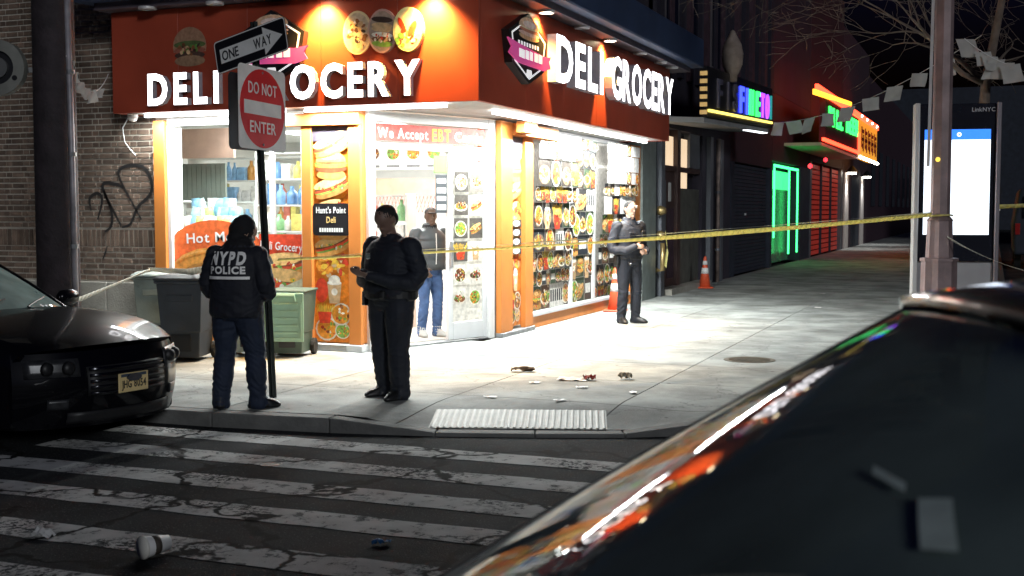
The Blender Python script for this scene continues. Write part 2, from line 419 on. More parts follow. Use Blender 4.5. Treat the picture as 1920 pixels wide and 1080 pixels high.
# sidewalk cover plate
mh = thing('manhole_cover', 'round rusty utility cover let into the pale sidewalk', 'manhole cover', (-2.63, 14.35, 0))
mb = MB(); mb.lathe([(.30, .001), (.30, .006), (.26, .007), (.255, .004), (.0, .004)], 24, Matrix.Translation((-2.63, 14.35, 0))); mb.build('plate', P('cast_iron', (.13, .11, .08), .7, .4, var=.4, sc=14, bump=.4), mh, world=True)
mb = MB()
for i in range(-4, 5):
    L = math.sqrt(.24**2-(i*.05)**2); mb.box(-2.63-L, -2.63+L, 14.35+i*.05-.01, 14.35+i*.05+.01, .004, .010)
mb.build('raised_bars', MATS['cast_iron'], mh, world=True)
vb = thing('valve_cover', 'small round iron valve cover flush with the crosswalk asphalt', 'valve cover', (-4.95, 7.72, ROAD))
mb = MB(); mb.lathe([(.085, .001), (.085, .006), (.07, .007), (.065, .004), (0., .005)], 20, Matrix.Translation((-4.95, 7.72, ROAD))); mb.build('cover', P('worn_iron', (.07, .07, .068), .6, .4, var=.4, sc=20), vb, world=True)
# ================================================================== the corner deli
YF, XF = 12.95, -5.48          # planes of the sign fascia
ZB, ZT = 3.0, 4.28
FY, FX = 13.5, -6.4            # building faces
deli = thing('deli_building', 'brick corner building with bright orange framed deli storefront', 'building', (-8.4, 14.5, 0))
m_mortar = P('mortar', (.60, .55, .47), .9, var=.2, sc=6, bump=.3)
m_brick = P('brick', (.17, .115, .085), .85, var=.3, sc=9, bump=.5, bsc=50, rnd=.38)
m_brickstuff = P('brick_mass', (.17, .115, .085), .85, var=.3, sc=9, bump=.5, bsc=50, attr='Col')
m_stone = P('water_table', (.33, .31, .27), .85, var=.2, sc=4, bump=.4)
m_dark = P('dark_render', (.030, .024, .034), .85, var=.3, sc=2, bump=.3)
m_blue = P('blue_cornice', (.020, .036, .085), .6, var=.2, sc=2)
m_ceil = P('soffit_white', (.75, .74, .72), .5, var=.05)
# masses
MB().box(-26, -10.34, FY, FY+.3, 0, 12).build('mortar_wall', m_mortar, deli, world=True)
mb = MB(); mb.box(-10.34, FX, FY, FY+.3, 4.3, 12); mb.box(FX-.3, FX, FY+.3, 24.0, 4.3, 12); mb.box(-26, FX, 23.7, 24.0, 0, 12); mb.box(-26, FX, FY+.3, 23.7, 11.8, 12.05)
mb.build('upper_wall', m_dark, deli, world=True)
# upper windows, each with frame and pane
m_dglass = P('dark_pane', (.01, .012, .02), .08, var=.1)
for y in (15.2, 17.4, 19.6, 21.8):
    for z in (5.6, 8.6):
        f = MB(); f.box(FX-.02, FX+.05, y-.55, y+.55, z-.08, z); f.box(FX-.02, FX+.05, y-.55, y+.55, z+1.7, z+1.78); f.box(FX-.02, FX+.05, y-.55, y-.47, z, z+1.7); f.box(FX-.02, FX+.05, y+.47, y+.55, z, z+1.7); f.box(FX, FX+.04, y-.47, y+.47, z+.82, z+.88)
        fo = f.build('window', P('window_trim', (.10, .09, .10), .7), deli, world=True)
        MB().box(FX+.005, FX+.012, y-.47, y+.47, z, z+1.7).build('pane', m_dglass, fo, world=True)
# bricks (Flemish bond), soldier course, stone water table
CH = .0775
def brickmesh(nm, L, H_, D_=.05):
    o = MB().box(-L/2, L/2, -.013, D_, -H_/2, H_/2).build(nm, m_brick, deli, bevel=.004); me = o.data; return o, me
rows = []
z = .80
while z < 11.9:
    if 1.20 < z < 1.44: rows.append(('s', z)); z += .25; continue
    rows.append(('c', z)); z += CH
near = []; restb = []
for ri, (k, z) in enumerate(rows):
    if k == 's':
        x = -10.36
        while x > -20: near.append((x-.034, z+.115, .062, .225)); x -= .0775
        continue
    x = -10.36-(0 if ri % 2 else .055); j = ri % 2
    while x > -25.8:
        L = .190 if (j % 2 == 0) else .090
        if x-L < -26: break
        near.append((x-L/2, z+CH/2, L, CH-.019)); x -= L+.016; j += 1
vis = [b_ for b_ in near if b_[0] > -12.1 and b_[1] < 3.6]
vis.sort(key=lambda b_: (b_[0]+11.05)**2+(b_[1]-1.75)**2*.8)
chosen = vis[:300]; cs = set(chosen); restb = [b_ for b_ in near if b_ not in cs]
cache = {}
inv = wm(deli).inverted()
for (x, z, L, H_) in chosen:
    key = (round(L, 3), round(H_, 3))
    if key not in cache:
        o, cache[key] = brickmesh('brick', L, H_); o.location = inv @ V(x, FY, z); continue
    o = bpy.data.objects.new('brick', cache[key]); COL.objects.link(o); o.parent = deli
    o.location = inv @ V(x+random.uniform(-.002, .002), FY+random.uniform(-.003, .003), z); o.rotation_euler = (0, random.uniform(-.012, .012), 0)
    md = o.modifiers.new('bevel', 'BEVEL'); md.width = .004; md.segments = 1
mb = MB()
for (x, z, L, H_) in restb:
    if x < -16 or z > 8: continue
    t = random.uniform(.62, 1.38); mb.col = (.17*t, .115*t, .085*t)
    dy = random.uniform(-.003, .003); mb.box(x-L/2, x+L/2, FY-.013+dy, FY+.05, z-H_/2, z+H_/2)
mb.build('brick_courses', m_brickstuff, deli, world=True, kind='stuff')
x = -10.36; k = 0
while x > -16:
    L = random.uniform(.75, .95)
    MB().box(x-L, x-.008, FY-.045, FY+.05, .34, .785).build('stone_block', m_stone, deli, world=True, bevel=.01)
    MB().box(x-L, x-.008, FY-.055, FY+.05, .0, .335).build('stone_block', m_stone, deli, world=True, bevel=.01); x -= L
# graffiti
m_spray = P('spray_paint', (.020, .018, .018), .6)
def stroke(pts, wd):
    n = 26; out = []
    for i in range(n+1):
        t = i/n*(len(pts)-1); a = min(int(t), len(pts)-2); f = t-a
        p0 = pts[max(a-1, 0)]; p1 = pts[a]; p2 = pts[a+1]; p3 = pts[min(a+2, len(pts)-1)]
        out.append(tuple(.5*((2*p1[k])+(-p0[k]+p2[k])*f+(2*p0[k]-5*p1[k]+4*p2[k]-p3[k])*f*f+(-p0[k]+3*p1[k]-3*p2[k]+p3[k])*f**3) for k in (0, 1)))
    mb = MB(); L = []
    for i, p in enumerate(out):
        q = out[min(i+1, n)]; r = out[max(i-1, 0)]; dx, dz = q[0]-r[0], q[1]-r[1]; d = math.hypot(dx, dz) or 1
        ww = wd*(.55+.45*math.sin(PI*i/n)); L.append((p[0]-dz/d*ww, p[1]+dx/d*ww, p[0]+dz/d*ww, p[1]-dx/d*ww))
    for a, b_ in zip(L, L[1:]): mb.face([(a[2], FY-.0195, a[3]), (b_[2], FY-.0195, b_[3]), (b_[0], FY-.0195, b_[1]), (a[0], FY-.0195, a[1])])
    mb.build('graffiti_stroke', m_spray, deli, world=True)
def gp(px, py): return (-11.67+(px-150)*1.34/148, .90+(515-py)/141.)   # sketch of the tag, laid out on the wall
for pts, wd in (([(268, 412), (232, 340), (230, 318), (250, 310), (275, 315), (288, 345), (282, 368), (262, 388), (248, 420), (232, 426)], .024), ([(231, 424), (198, 350), (222, 345), (236, 352)], .024), ([(176, 395), (174, 372), (188, 362), (197, 375), (188, 412)], .022), ([(200, 356), (214, 400), (212, 425), (200, 436)], .02), ([(205, 462), (200, 478), (196, 488)], .014)):
    stroke([gp(*p) for p in pts], wd)
# ---- storefront framing (left face)
def part(name, m, *a, bevel=.006, parent=deli): return MB().box(*a).build(name, m, parent, world=True, bevel=bevel)
part('corner_post', m_orange, -10.34, -10.16, FY-.09, FY+.12, 0, 2.93)
part('bulkhead', m_orange, -10.16, -8.07, FY-.02, FY+.1, 0, .52)
part('window_head', m_alu, -10.16, -8.07, FY-.03, FY+.1, 2.86, 2.96)
wl = part('display_window', m_alu, -10.16, -8.07, FY-.05, FY+.11, .52, .585)
part('side_frame', m_alu, -10.16, -10.10, FY-.04, FY+.08, .585, 2.86, parent=wl); part('side_frame', m_alu, -8.13, -8.07, FY-.04, FY+.08, .585, 2.86, parent=wl)
part('mullion', m_alu, -8.60, -8.555, FY-.03, FY+.06, .585, 2.86, parent=wl)
for a, b_ in ((-10.10, -8.60), (-8.555, -8.13)): MB().box(a, b_, FY+.012, FY+.02, .585, 2.86).build('pane', m_glass, wl, world=True)
# pier with food print
part('pier', m_orange, -8.07, -7.24, FY-.06, FY+.25, .1, 2.98)
for a, b_ in ((-8.07, -7.93), (-7.41, -7.24)): part('pier_post', m_orange, a, b_, FY-.13, FY-.06, .09, 2.80)
part('pier_head', m_orange, -8.32, -7.24, FY-.17, FY-.06, 2.80, 2.95)
part('pier_foot', m_white, -8.09, -7.22, FY-.15, FY+.1, 0, .088)
part('pier_foot_plate', m_steel, -7.90, -7.44, FY-.155, FY-.15, .01, .08, bevel=0)
# ---- chamfered entrance
A_ = V(-7.24, FY, 0); B_ = V(-6.40, 15.62, 0); UD = (B_-A_).normalized(); LD = (B_-A_).length; MD = frame(A_, UD, (0, 0, 1))   # local: x along, y up, z outward
def dpart(name, m, u0, u1, z0, z1, d0, d1, parent=deli, bevel=.005): return MB().box(u0, u1, z0, z1, d0, d1, MD).build(name, m, parent, world=True, bevel=bevel)
dpart('door_jamb', m_white, .02, .13, 0, 2.98, -.10, .05); dpart('door_jamb', m_white, LD-.13, LD-.02, 0, 2.98, -.10, .05)
dpart('jamb_trim', m_steel, LD-.02, LD+.03, 0, 2.98, -.10, .03)
dpart('door_head', m_white, .13, LD-.13, 2.86, 2.98, -.12, .04); dpart('transom_bar', m_white, .13, LD-.13, 2.52, 2.60, -.08, .03)
dpart('threshold', m_steel, .13, LD-.13, 0, .025, -.15, .04)
tp = MB().box(.13, LD-.13, 2.60, 2.86, -.02, -.012, MD).build('transom_pane', m_glass, deli, world=True)
sl = dpart('side_door', m_alu, 1.42, 1.50, .03, 2.52, -.05, .01)
dpart('door_stile', m_alu, LD-.21, LD-.13, .03, 2.52, -.05, .01, parent=sl); dpart('bottom_rail', m_alu, 1.50, LD-.21, .03, .26, -.05, .01, parent=sl); dpart('top_rail', m_alu, 1.50, LD-.21, 2.42, 2.52, -.05, .01, parent=sl)
MB().box(1.50, LD-.21, .26, 2.42, -.024, -.016, MD).build('pane', m_glass, sl, world=True)
dpart('handle', m_steel, 1.43, 1.47, 1.0, 1.35, .012, .05, parent=sl)
# ---- right face
def rpart(name, m, y0, y1, z0, z1, d0, d1, parent=deli, bevel=.006): return MB().box(FX+d0, FX+d1, y0, y1, z0, z1).build(name, m, parent, world=True, bevel=bevel)
rpart('pier', m_orange, 15.66, 16.86, .1, 2.98, -.25, .04)
rpart('pier_post', m_orange, 15.62, 16.06, .06, 2.98, .04, .12); rpart('pier_post', m_orange, 16.56, 16.88, .06, 2.80, .04, .12)
rpart('pier_head', m_orange, 16.06, 17.6, 2.80, 2.97, .04, .26); rpart('head_block', m_orange, 15.80, 16.3, 2.82, 2.975, .27, .40)
rpart('pier_foot', m_steel, 15.62, 16.9, 0, .06, -.2, .15)
rw = rpart('side_window', m_orange, 16.9, 22.25, 0, .17, -.1, .05)
rpart('sill', m_alu, 16.9, 22.25, .172, .23, -.08, .07, parent=rw); rpart('window_head', m_alu, 16.9, 22.25, 2.93, 2.99, -.08, .04, parent=rw)
for y, wd in ((16.92, .06), (18.80, .17), (20.05, .14), (22.15, .08)): rpart('mullion', m_alu, y, y+wd, .23, 2.93, -.05, .03, parent=rw)
for a, b_ in ((16.98, 18.80), (18.97, 20.05), (20.19, 22.15)): MB().box(FX-.02, FX-.012, a, b_, .23, 2.93).build('pane', m_glass, rw, world=True)
rpart('end_post', m_orange, 22.26, 22.95, 0, 2.98, -.2, .06)
rpart('gate_pillar', P('grey_green_steel', (.20, .23, .22), .5, .3, var=.2), 22.97, 23.98, 0, 3.3, -.2, .10)
# soffit behind the fascia, cornice above
mb = MB(); z = ZB+.01
mb.prism([(-10.6, FY+.1, z), (-10.6, YF+.05, z), (XF-.05, YF+.05, z), (XF-.05, 21.75, z), (FX-.1, 21.75, z), (FX-.1, 15.6, z), (-7.24, FY+.1, z)], (0, 0, 0), (0, 0, .05)); mb.build('soffit', m_ceil, deli, world=True)
mb = MB(); mb.prism([(-10.9, FY, 0), (-10.9, 12.55, 0), (-5.05, 12.55, 0), (-5.05, 22.6, 0), (FX, 22.6, 0), (FX, FY, 0)], (0, 0, ZT+.10), (0, 0, ZT+.62)); mb.build('cornice', m_blue, deli, world=True, bevel=.02)
mb = MB(); mb.prism([(-10.7, FY, 0), (-10.7, 12.75, 0), (-5.25, 12.75, 0), (-5.25, 22.4, 0), (FX, 22.4, 0), (FX, FY, 0)], (0, 0, ZT+.01), (0, 0, ZT+.10)); mb.build('cornice_soffit', P('cornice_trim', (.10, .08, .10), .5), deli, world=True)
part('filler_wall', m_dark, -10.34, FX, FY, FY+.3, ZB+.07, 4.3); part('filler_wall', m_dark, FX-.3, FX, FY+.31, 24.0, 3.31, 4.3)
# ---- food prints
FOOD = dict(bun=(.62, .30, .08), bun2=(.80, .50, .20), let=(.22, .42, .08), tom=(.62, .07, .03), chz=(.85, .52, .06), meat=(.20, .075, .03), wht=(.85, .80, .70), red=(.55, .05, .02), org=(.85, .33, .04), dk=(.05, .03, .025), grn=(.12, .30, .06), tan=(.66, .44, .24))
class Print:
    def __init__(s, o, u, v): s.mb = MB(); s.o = V(*o); s.u = V(*u).normalized(); s.v = V(*v).normalized(); s.n = s.u.cross(s.v); s.k = 0
    def P(s, x, y): return s.o+s.u*x+s.v*y+s.n*(.0006+.00012*s.k)
    def rect(s, x0, y0, x1, y1, c): s.k += 1; s.mb.col = c; s.mb.face([s.P(x0, y0), s.P(x1, y0), s.P(x1, y1), s.P(x0, y1)])
    def poly(s, pts, c): s.k += 1; s.mb.col = c; s.mb.face([s.P(x, y) for x, y in pts])
    def el(s, x, y, rx, ry, c, rot=0., a0=0., a1=2*PI, n=14): s.k += 1; s.mb.col = c; s.mb.ell(s.P(x, y), s.u, s.v, rx, ry, n, a0, a1, rot)
    def j(s, c, k=.25): t = random.uniform(1-k, 1+k); return tuple(min(1, q*t) for q in c)
    def flecks(s, x, y, rx, ry, n, cols, r):
        for _ in range(n):
            a = random.uniform(0, 2*PI); q = math.sqrt(random.random()); s.el(x+math.cos(a)*q*rx, y+math.sin(a)*q*ry, r*random.uniform(.5, 1.3), r*random.uniform(.4, 1), s.j(FOOD[random.choice(cols)]), random.uniform(0, 3), n=7)
    def burger(s, x, y, w, rot=0):
        h = w*.9
        s.el(x, y-h*.28, w*.46, h*.16, s.j(FOOD['bun'])); s.el(x, y-h*.10, w*.50, h*.13, s.j(FOOD['meat'])); s.el(x, y-.0*h, w*.52, h*.07, s.j(FOOD['chz'])); s.el(x, y+h*.06, w*.54, h*.07, s.j(FOOD['let'])); s.el(x, y+h*.10, w*.44, h*.05, s.j(FOOD['tom']))
        s.el(x, y+h*.11, w*.48, h*.34, s.j(FOOD['bun']), 0, 0, PI); s.el(x-w*.08, y+h*.26, w*.24, h*.09, s.j(FOOD['bun2']))
        s.flecks(x, y+h*.28, w*.3, h*.08, 9, ['wht'], w*.018)
    def sub(s, x, y, w, rot=.4):
        for k, (c, t, th) in enumerate((('bun', -.12, .12), ('let', -.03, .09), ('tom', .0, .07), ('meat', .05, .06), ('bun2', .13, .12))):
            s.el(x-math.sin(rot)*w*t, y+math.cos(rot)*w*t, w*.5, w*th, s.j(FOOD[c]), rot)
        s.flecks(x, y, w*.38, w*.07, 14, ['let', 'tom', 'chz', 'wht'], w*.04)
    def bowl(s, x, y, w):
        s.el(x, y, w*.5, w*.47, s.j(FOOD['wht'], .1)); s.el(x, y, w*.43, w*.40, s.j(FOOD[random.choice(['org', 'let', 'tan', 'meat'])]))
        s.flecks(x, y, w*.38, w*.36, 22, ['let', 'tom', 'chz', 'wht', 'org', 'meat'], w*.075)
    def cup(s, x, y, w):
        s.poly([(x-w*.22, y-w*.5), (x+w*.22, y-w*.5), (x+w*.32, y+w*.3), (x-w*.32, y+w*.3)], s.j(FOOD['tan'])); s.el(x, y+w*.3, w*.32, w*.09, s.j(FOOD['wht'], .1)); s.el(x, y+w*.42, w*.26, w*.18, s.j(FOOD['wht'], .1)); s.el(x, y-w*.05, w*.14, w*.14, s.j(FOOD['wht']))
    def fries(s, x, y, w):
        for k in range(11):
            a = -.5+k*.1; s.poly([(x+a*w*.7-.03*w, y), (x+a*w*.7+.03*w, y), (x+a*w*1.1+.03*w, y+w*random.uniform(.35, .55)), (x+a*w*1.1-.03*w, y+w*random.uniform(.35, .55))], s.j(FOOD['chz']))
        s.poly([(x-w*.28, y-w*.45), (x+w*.28, y-w*.45), (x+w*.38, y+w*.1), (x-w*.38, y+w*.1)], s.j(FOOD['red']))
    def any(s, x, y, w):
        random.choice([s.burger, s.sub, s.bowl, s.bowl, s.fries, s.cup, s.plate_, s.plate_])(x, y, w)
        s.flecks(x, y, w*.45, w*.4, 9, ['dk', 'bun', 'meat', 'let', 'wht', 'tan'], w*.05)
    def plate_(s, x, y, w):
        s.el(x, y-w*.08, w*.55, w*.26, s.j(FOOD['wht'], .15)); s.el(x, y-w*.05, w*.46, w*.2, s.j(FOOD[random.choice(['meat', 'bun', 'tan', 'org'])])); s.flecks(x, y, w*.4, w*.2, 30, ['meat', 'bun', 'let', 'tom', 'tan', 'wht', 'dk', 'grn'], w*.08)
    def build(s, name, m, parent, label=None): return s.mb.build(name, m, parent, world=True, label=label)
def pier_print(o, u, W_, H_, hue):
    p = Print(o, u, (0, 0, 1)); p.rect(0, 0, W_, H_, hue)
    for k in range(10): p.el(random.uniform(.1, .9)*W_, random.uniform(0, 1)*H_, W_*.3, H_*.06, p.j(hue, .5), random.uniform(0, 3))
    y = H_*.055; k = 0
    seq = ['bowl2', 'pizza', 'cup', 'fries2', 'sub', 'burger', 'tacos', 'sub', 'burger', 'sub']
    ys = [.06, .13, .24, .36, .45, .54, .62, .72, .82, .91]
    for t, yy in zip(seq, ys):
        yy *= H_; c = W_/2
        if t == 'bowl2': p.bowl(W_*.32, yy, W_*.62); p.bowl(W_*.76, yy-.02, W_*.42)
        elif t == 'pizza': p.bowl(W_*.72, yy, W_*.58); p.fries(W_*.28, yy, W_*.5)
        elif t == 'cup': p.cup(W_*.55, yy, W_*.62); p.el(W_*.2, yy, W_*.18, W_*.3, p.j(FOOD['red']))
        elif t == 'fries2': p.flecks(c, yy, W_*.42, H_*.05, 40, ['org', 'chz', 'red', 'tan'], W_*.09)
        elif t == 'burger': p.burger(c, yy, W_*.86)
        elif t == 'tacos': p.sub(W_*.4, yy, W_*.8, .25); p.flecks(W_*.6, yy, W_*.3, H_*.03, 20, ['chz', 'tom', 'let'], W_*.08)
        else: p.sub(c, yy, W_*.95, .3)
    return p
pp = pier_print((-7.93, FY-.061, .11), (1, 0, 0), .52, 2.68, (.72, .22, .02)); pp.rect(0, 2.50, .52, 2.68, (.07, .06, .08)); pp.sub(.27, 2.46, .46, .45)
pf = pp.build('food_poster', m_print, deli, 'tall orange food poster with burgers, sandwiches and coffee')
p2 = pier_print((FX+.041, 16.07, .11), (0, 1, 0), .48, 2.68, (.66, .20, .03)); p2.rect(0, 2.46, .48, 2.68, (.10, .10, .12)); p2.sub(.24, 2.4, .46, .6)
for k in range(4): p2.rect(.05, 1.02+k*.13, .43, 1.12+k*.13, (.05, .05, .05)); p2.el(.24, 1.07+k*.13, .14, .045, (.8, .78, .7))
p2.build('food_poster', m_print, deli, 'narrow food poster on the orange pier beside the side window')
# plaque on the poster
plq = MB(); c0 = V(-7.665, FY-.10, 1.64)
pts = []
for cx, cz, a in ((.21, .15, 0), (-.21, .15, 90), (-.21, -.15, 180), (.21, -.15, 270)):
    for t in range(0, 91, 30): pts.append((c0.x+cx+.05*math.cos(rad(a+t)), 0, c0.z+cz+.05*math.sin(rad(a+t))))
plq.prism(pts[::-1], (0, FY-.075, 0), (0, FY-.105, 0)); pq = plq.build('plaque', P('black_plaque', (.018, .017, .02), .35), deli, world=True)
write("Hunt's Point", (-7.665, FY-.1055, 1.72), (1, 0, 0), (0, 0, 1), .075, .003, [m_white, m_white], pq, length=.42, bold=.02, joined=True, centre=True, name='writing')
write('Deli', (-7.665, FY-.1055, 1.60), (1, 0, 0), (0, 0, 1), .075, .003, [P('gold_text', (.75, .52, .2), .5)]*2, pq, length=.13, bold=.015, joined=True, centre=True, name='writing')
mb = MB()
for k in range(10): mb.box(-7.83+k*.034, -7.805+k*.034, FY-.109, FY-.1055, 1.485, 1.535)
mb.build('small_print', m_white, pq, world=True)
# ---- window graphics, left display window
p = Print((-10.10, FY+.010, .59), (1, 0, 0), (0, 0, 1))
R_ = (.74, .14, .04)
p.poly([(0, 0)]+[(1.49, 0), (1.49, .55)]+[(.62+math.cos(rad(a))*.87, .42+math.sin(rad(a))*.62) for a in range(10, 136, 12)]+[(0, .83)], R_)
p.el(.52, .38, .60, .30, (.85, .45, .10), .1); p.burger(.42, .22, .62); p.sub(1.05, .2, .8, .12); p.burger(1.3, .25, .4)
for a in range(30, 140, 6): p.el(.58+math.cos(rad(a))*.72, .22+math.sin(rad(a))*.42, .035, .012, (.9, .55, .2), rad(a+90))
p.build('window_decal', m_vinyl, wl, 'orange arched decal with writing and burgers across the window foot')
write('Hot Meals', (-9.90, FY+.008, 1.32), (1, 0, .05), (-.05, 0, 1), .13, .003, [m_white]*2, wl, length=.95, bold=.012, name='letter')
p = Print((-8.60, FY-.034, .59), (1, 0, 0), (0, 0, 1)); p.rect(-.16, .60, .52, .86, (.70, .07, .03)); p.rect(-.16, 0, .52, .60, (.66, .38, .14)); p.sub(.15, .45, .7, .1); p.sub(.2, .25, .7, -.1); p.flecks(.17, .1, .33, .1, 40, ['let', 'grn', 'wht', 'tom'], .05); p.poly([(-.16, .05), (.52, .32), (.52, 0), (-.16, 0)], (.55, .56, .40))
p.build('window_decal', m_print, wl, 'red decal with white script Grocery over sandwich pictures')
write('Deli Grocery', (-8.74, FY-.038, 1.27), (1, 0, -.07), (.07, 0, 1), .10, .003, [m_white]*2, wl, length=.62, bold=.012, name='letter')
# ---- entrance graphics
p = Print(MD @ V(.16, 2.625, .002), UD, (0, 0, 1)); p.rect(0, 0, LD-.32, .215, (.74, .12, .10)); p.build('banner', m_vinyl, deli, 'red banner above the entrance reading We Accept EBT Cards')
q = MD @ V(.20, 2.665, .006)
write('We Accept', q, UD, (0, 0, 1), .125, .003, [m_white]*2, deli, length=.86, bold=.02, name='banner_writing')
write('EBT', MD @ V(1.13, 2.655, .006), UD, (0, 0, 1), .155, .003, [P('yellow_text', (.85, .55, .03), .5)]*2, deli, length=.34, bold=.02, name='banner_writing')
write('Cards', MD @ V(1.54, 2.665, .006), UD, (0, 0, 1), .125, .003, [m_white]*2, deli, length=.52, bold=.02, name='banner_writing')
p = Print(MD @ V(1.50, .27, -.012), UD, (0, 0, 1)); W2 = LD-.21-1.50
p.rect(0, .0, W2, 2.14, (.75, .72, .66))
for r in range(6):
    for c in range(2):
        x0, y0 = .03+c*W2/2, .18+r*.31; p.rect(x0-.01, y0, x0+W2/2-.04, y0+.27, random.choice([(.10, .09, .08), (.2, .18, .16), (.75, .72, .66)])); p.any(x0+W2/4-.03, y0+.13, W2*.40)
p.build('door_decal', m_vinyl, sl)
nb_ = dpart('door_notice', P('green_notice', (.18, .42, .10), .5), 1.16, 1.40, 2.24, 2.47, .0, .006)
nb2 = dpart('door_notice', P('dark_notice', (.05, .055, .06), .5), 1.19, 1.40, 1.72, 2.22, .0, .006)
mb = MB()
for zz_, h in ((2.11, .06), (1.98, .07), (1.88, .06), (1.76, .07)): mb.box(1.215, 1.375, zz_, zz_+h, .0065, .009, MD)
mb.build('notice_text', m_white, nb2, world=True)
# ---- side window graphics
def wprint(y0, y1, z0, cols, rows_, top_white):
    p = Print((FX-.008, y0, .24), (0, 1, 0), (0, 0, 1)); W3 = y1-y0; H3 = 2.68
    p.rect(0, 0, W3, H3, (.30, .28, .26)); cw = W3/cols; y = 0
    while y < H3-.08:
        rh = min(random.uniform(.20, .42), H3-y); x = 0; hi = y/H3 > 1-.11*top_white
        while x < W3-.1:
            w_ = min(random.uniform(.55, 1.5)*rh*1.25, W3-x)
            if W3-x-w_ < .15: w_ = W3-x
            dk = random.choice([(.028, .026, .026), (.05, .038, .03), (.022, .026, .034), (.10, .05, .03), (.035, .06, .03)]); t = random.random()
            if hi and t < .55: p.rect(x+.008, y+.008, x+w_-.008, y+rh-.008, (.72, .70, .68))
            elif t < .12: p.rect(x+.008, y+.008, x+w_-.008, y+rh-.008, dk); p.rect(x+w_*.12, y+rh*.3, x+w_*.86, y+rh*.7, (.82, .80, .76))
            elif t < .22:
                p.rect(x+.008, y+.008, x+w_-.008, y+rh-.008, (.75, .72, .68))
                for q in range(int(w_/.1)): p.rect(x+.03+q*.1, y+rh*.25, x+.03+q*.1+.07, y+rh*.75, (.04, .04, .045))
            else:
                p.rect(x+.006, y+.006, x+w_-.006, y+rh-.006, dk); p.el(x+w_*.5, y+rh*.42, w_*.46, rh*.36, p.j((.30, .20, .12), .5)); k = max(1, round(w_/rh))
                for q in range(k): p.any(x+w_*(q+.5)/k+random.uniform(-.02, .02), y+rh*random.uniform(.42, .56), rh*random.uniform(.85, 1.15))
                p.flecks(x+w_*.5, y+rh*.4, w_*.42, rh*.3, 14, ['let', 'tom', 'chz', 'bun', 'dk', 'org'], rh*.07)
            x += w_
        y += rh
    return p
wprint(16.98, 18.80, .24, 3, 9, 2).build('window_decal', m_vinyl, rw); wprint(18.97, 20.05, .24, 2, 8, 1).build('window_decal', m_vinyl, rw); wprint(20.19, 22.15, .24, 3, 8, 5).build('window_decal', m_vinyl, rw)
# ---- lights of the shop
def area(name, parent, loc, sx, sy, power, col=(.94, 1, .98), direction=(0, 0, -1), spread=180):
    d = bpy.data.lights.new(name, 'AREA'); d.shape = 'RECTANGLE'; d.size = sx; d.size_y = sy; d.energy = power; d.color = col; d.spread = rad(spread)
    o = bpy.data.objects.new(name, d); COL.objects.link(o); o.parent = parent
    o.location = wm(parent).inverted() @ V(*loc); o.rotation_euler = V(*direction).to_track_quat('-Z', 'Y').to_euler(); return o
def led(label, a, b_, power, sxy):
    t = thing('led_strip', label, 'light strip', tuple((V(*a)+V(*b_))/2), 0, 'light strips of the deli')
    mb = MB(); mb.bar(a, b_, .05, .03); mb.build('tube', m_led, t, world=True)
    c = (V(*a)+V(*b_))/2
    if power: area('strip_light', t, (c.x, c.y, c.z-.03), *sxy, power)
    return t
led('white light strip along the soffit over the display window', (-10.3, 13.22, 2.975), (-8.2, 13.22, 2.975), 150, (2.1, .06))
led('white light strip under the soffit before the entrance', (-7.9, 13.2, 2.975), (-6.0, 13.2, 2.975), 225, (1.8, .06))
led('white light strip under the soffit over the side window', (-5.85, 14.3, 2.975), (-5.85, 21.5, 2.975), 900, (.06, 7.0))
for x, lb in ((-10.07, 'upright white light strip inside the display window by the corner post'), (-8.16, 'upright white light strip inside the display window by the orange pier')):
    t = thing('led_strip', lb, 'light strip', (x, 13.6, .6), 0, 'light strips of the deli'); MB().box(x-.03, x+.03, 13.58, 13.62, .62, 2.84).build('tube', P('led_upright', (1, 1, 1), emit=(1, .98, .96), es=5), t, world=True)
# ---- fascia sign
def fpanel(name, m, o, u, L):
    pass
sgL = thing('fascia_sign', 'red fascia with lit white letters DELI GROCERY facing the crosswalk', 'shop sign', (-8, YF, ZB))
n = 5; x0, x1 = -10.6, XF
for k in range(n):
    a = x0+(x1-x0)*k/n; b_ = x0+(x1-x0)*(k+1)/n
    MB().box(a+.002, b_-.002, YF, YF+.06, ZB, ZT).build('panel', m_fascia, sgL, world=True, bevel=.003)
MB().box(-10.6, -10.54, YF+.062, FY, ZB, ZT).build('return_panel', m_fascia, sgL, world=True)
sgR = thing('fascia_sign', 'red fascia with lit white letters DELI GROCERY along the side street', 'shop sign', (XF, 17.5, ZB))
y0, y1 = YF+.062, 21.75; n = 6
for k in range(n):
    a = y0+(y1-y0)*k/n; b_ = y0+(y1-y0)*(k+1)/n
    MB().box(XF-.06, XF, a+.002, b_-.002, ZB, ZT).build('panel', m_fascia, sgR, world=True, bevel=.003)
MB().box(FX, XF-.062, y1-.06, y1, ZB, ZT).build('return_panel', m_fascia, sgR, world=True)
lm = [m_letter, m_letterside]
write('DELI', (-9.98, YF-.001, 3.09), (1, 0, 0), (0, 0, 1), .37, .09, lm, sgL, length=1.06, bold=.035, gap=.22)
write('GROCERY', (-8.62, YF-.001, 3.10), (1, 0, 0), (0, 0, 1), .38, .09, lm, sgL, length=2.44, bold=.035, gap=.16)
write('DELI', (XF+.001, 15.25, 3.46), (0, 1, 0), (0, 0, 1), .58, .13, lm, sgR, length=2.05, bold=.03, gap=.12)
write('GROCERY', (XF+.001, 17.75, 3.46), (0, 1, 0), (0, 0, 1), .60, .13, lm, sgR, length=3.75, bold=.03, gap=.10)
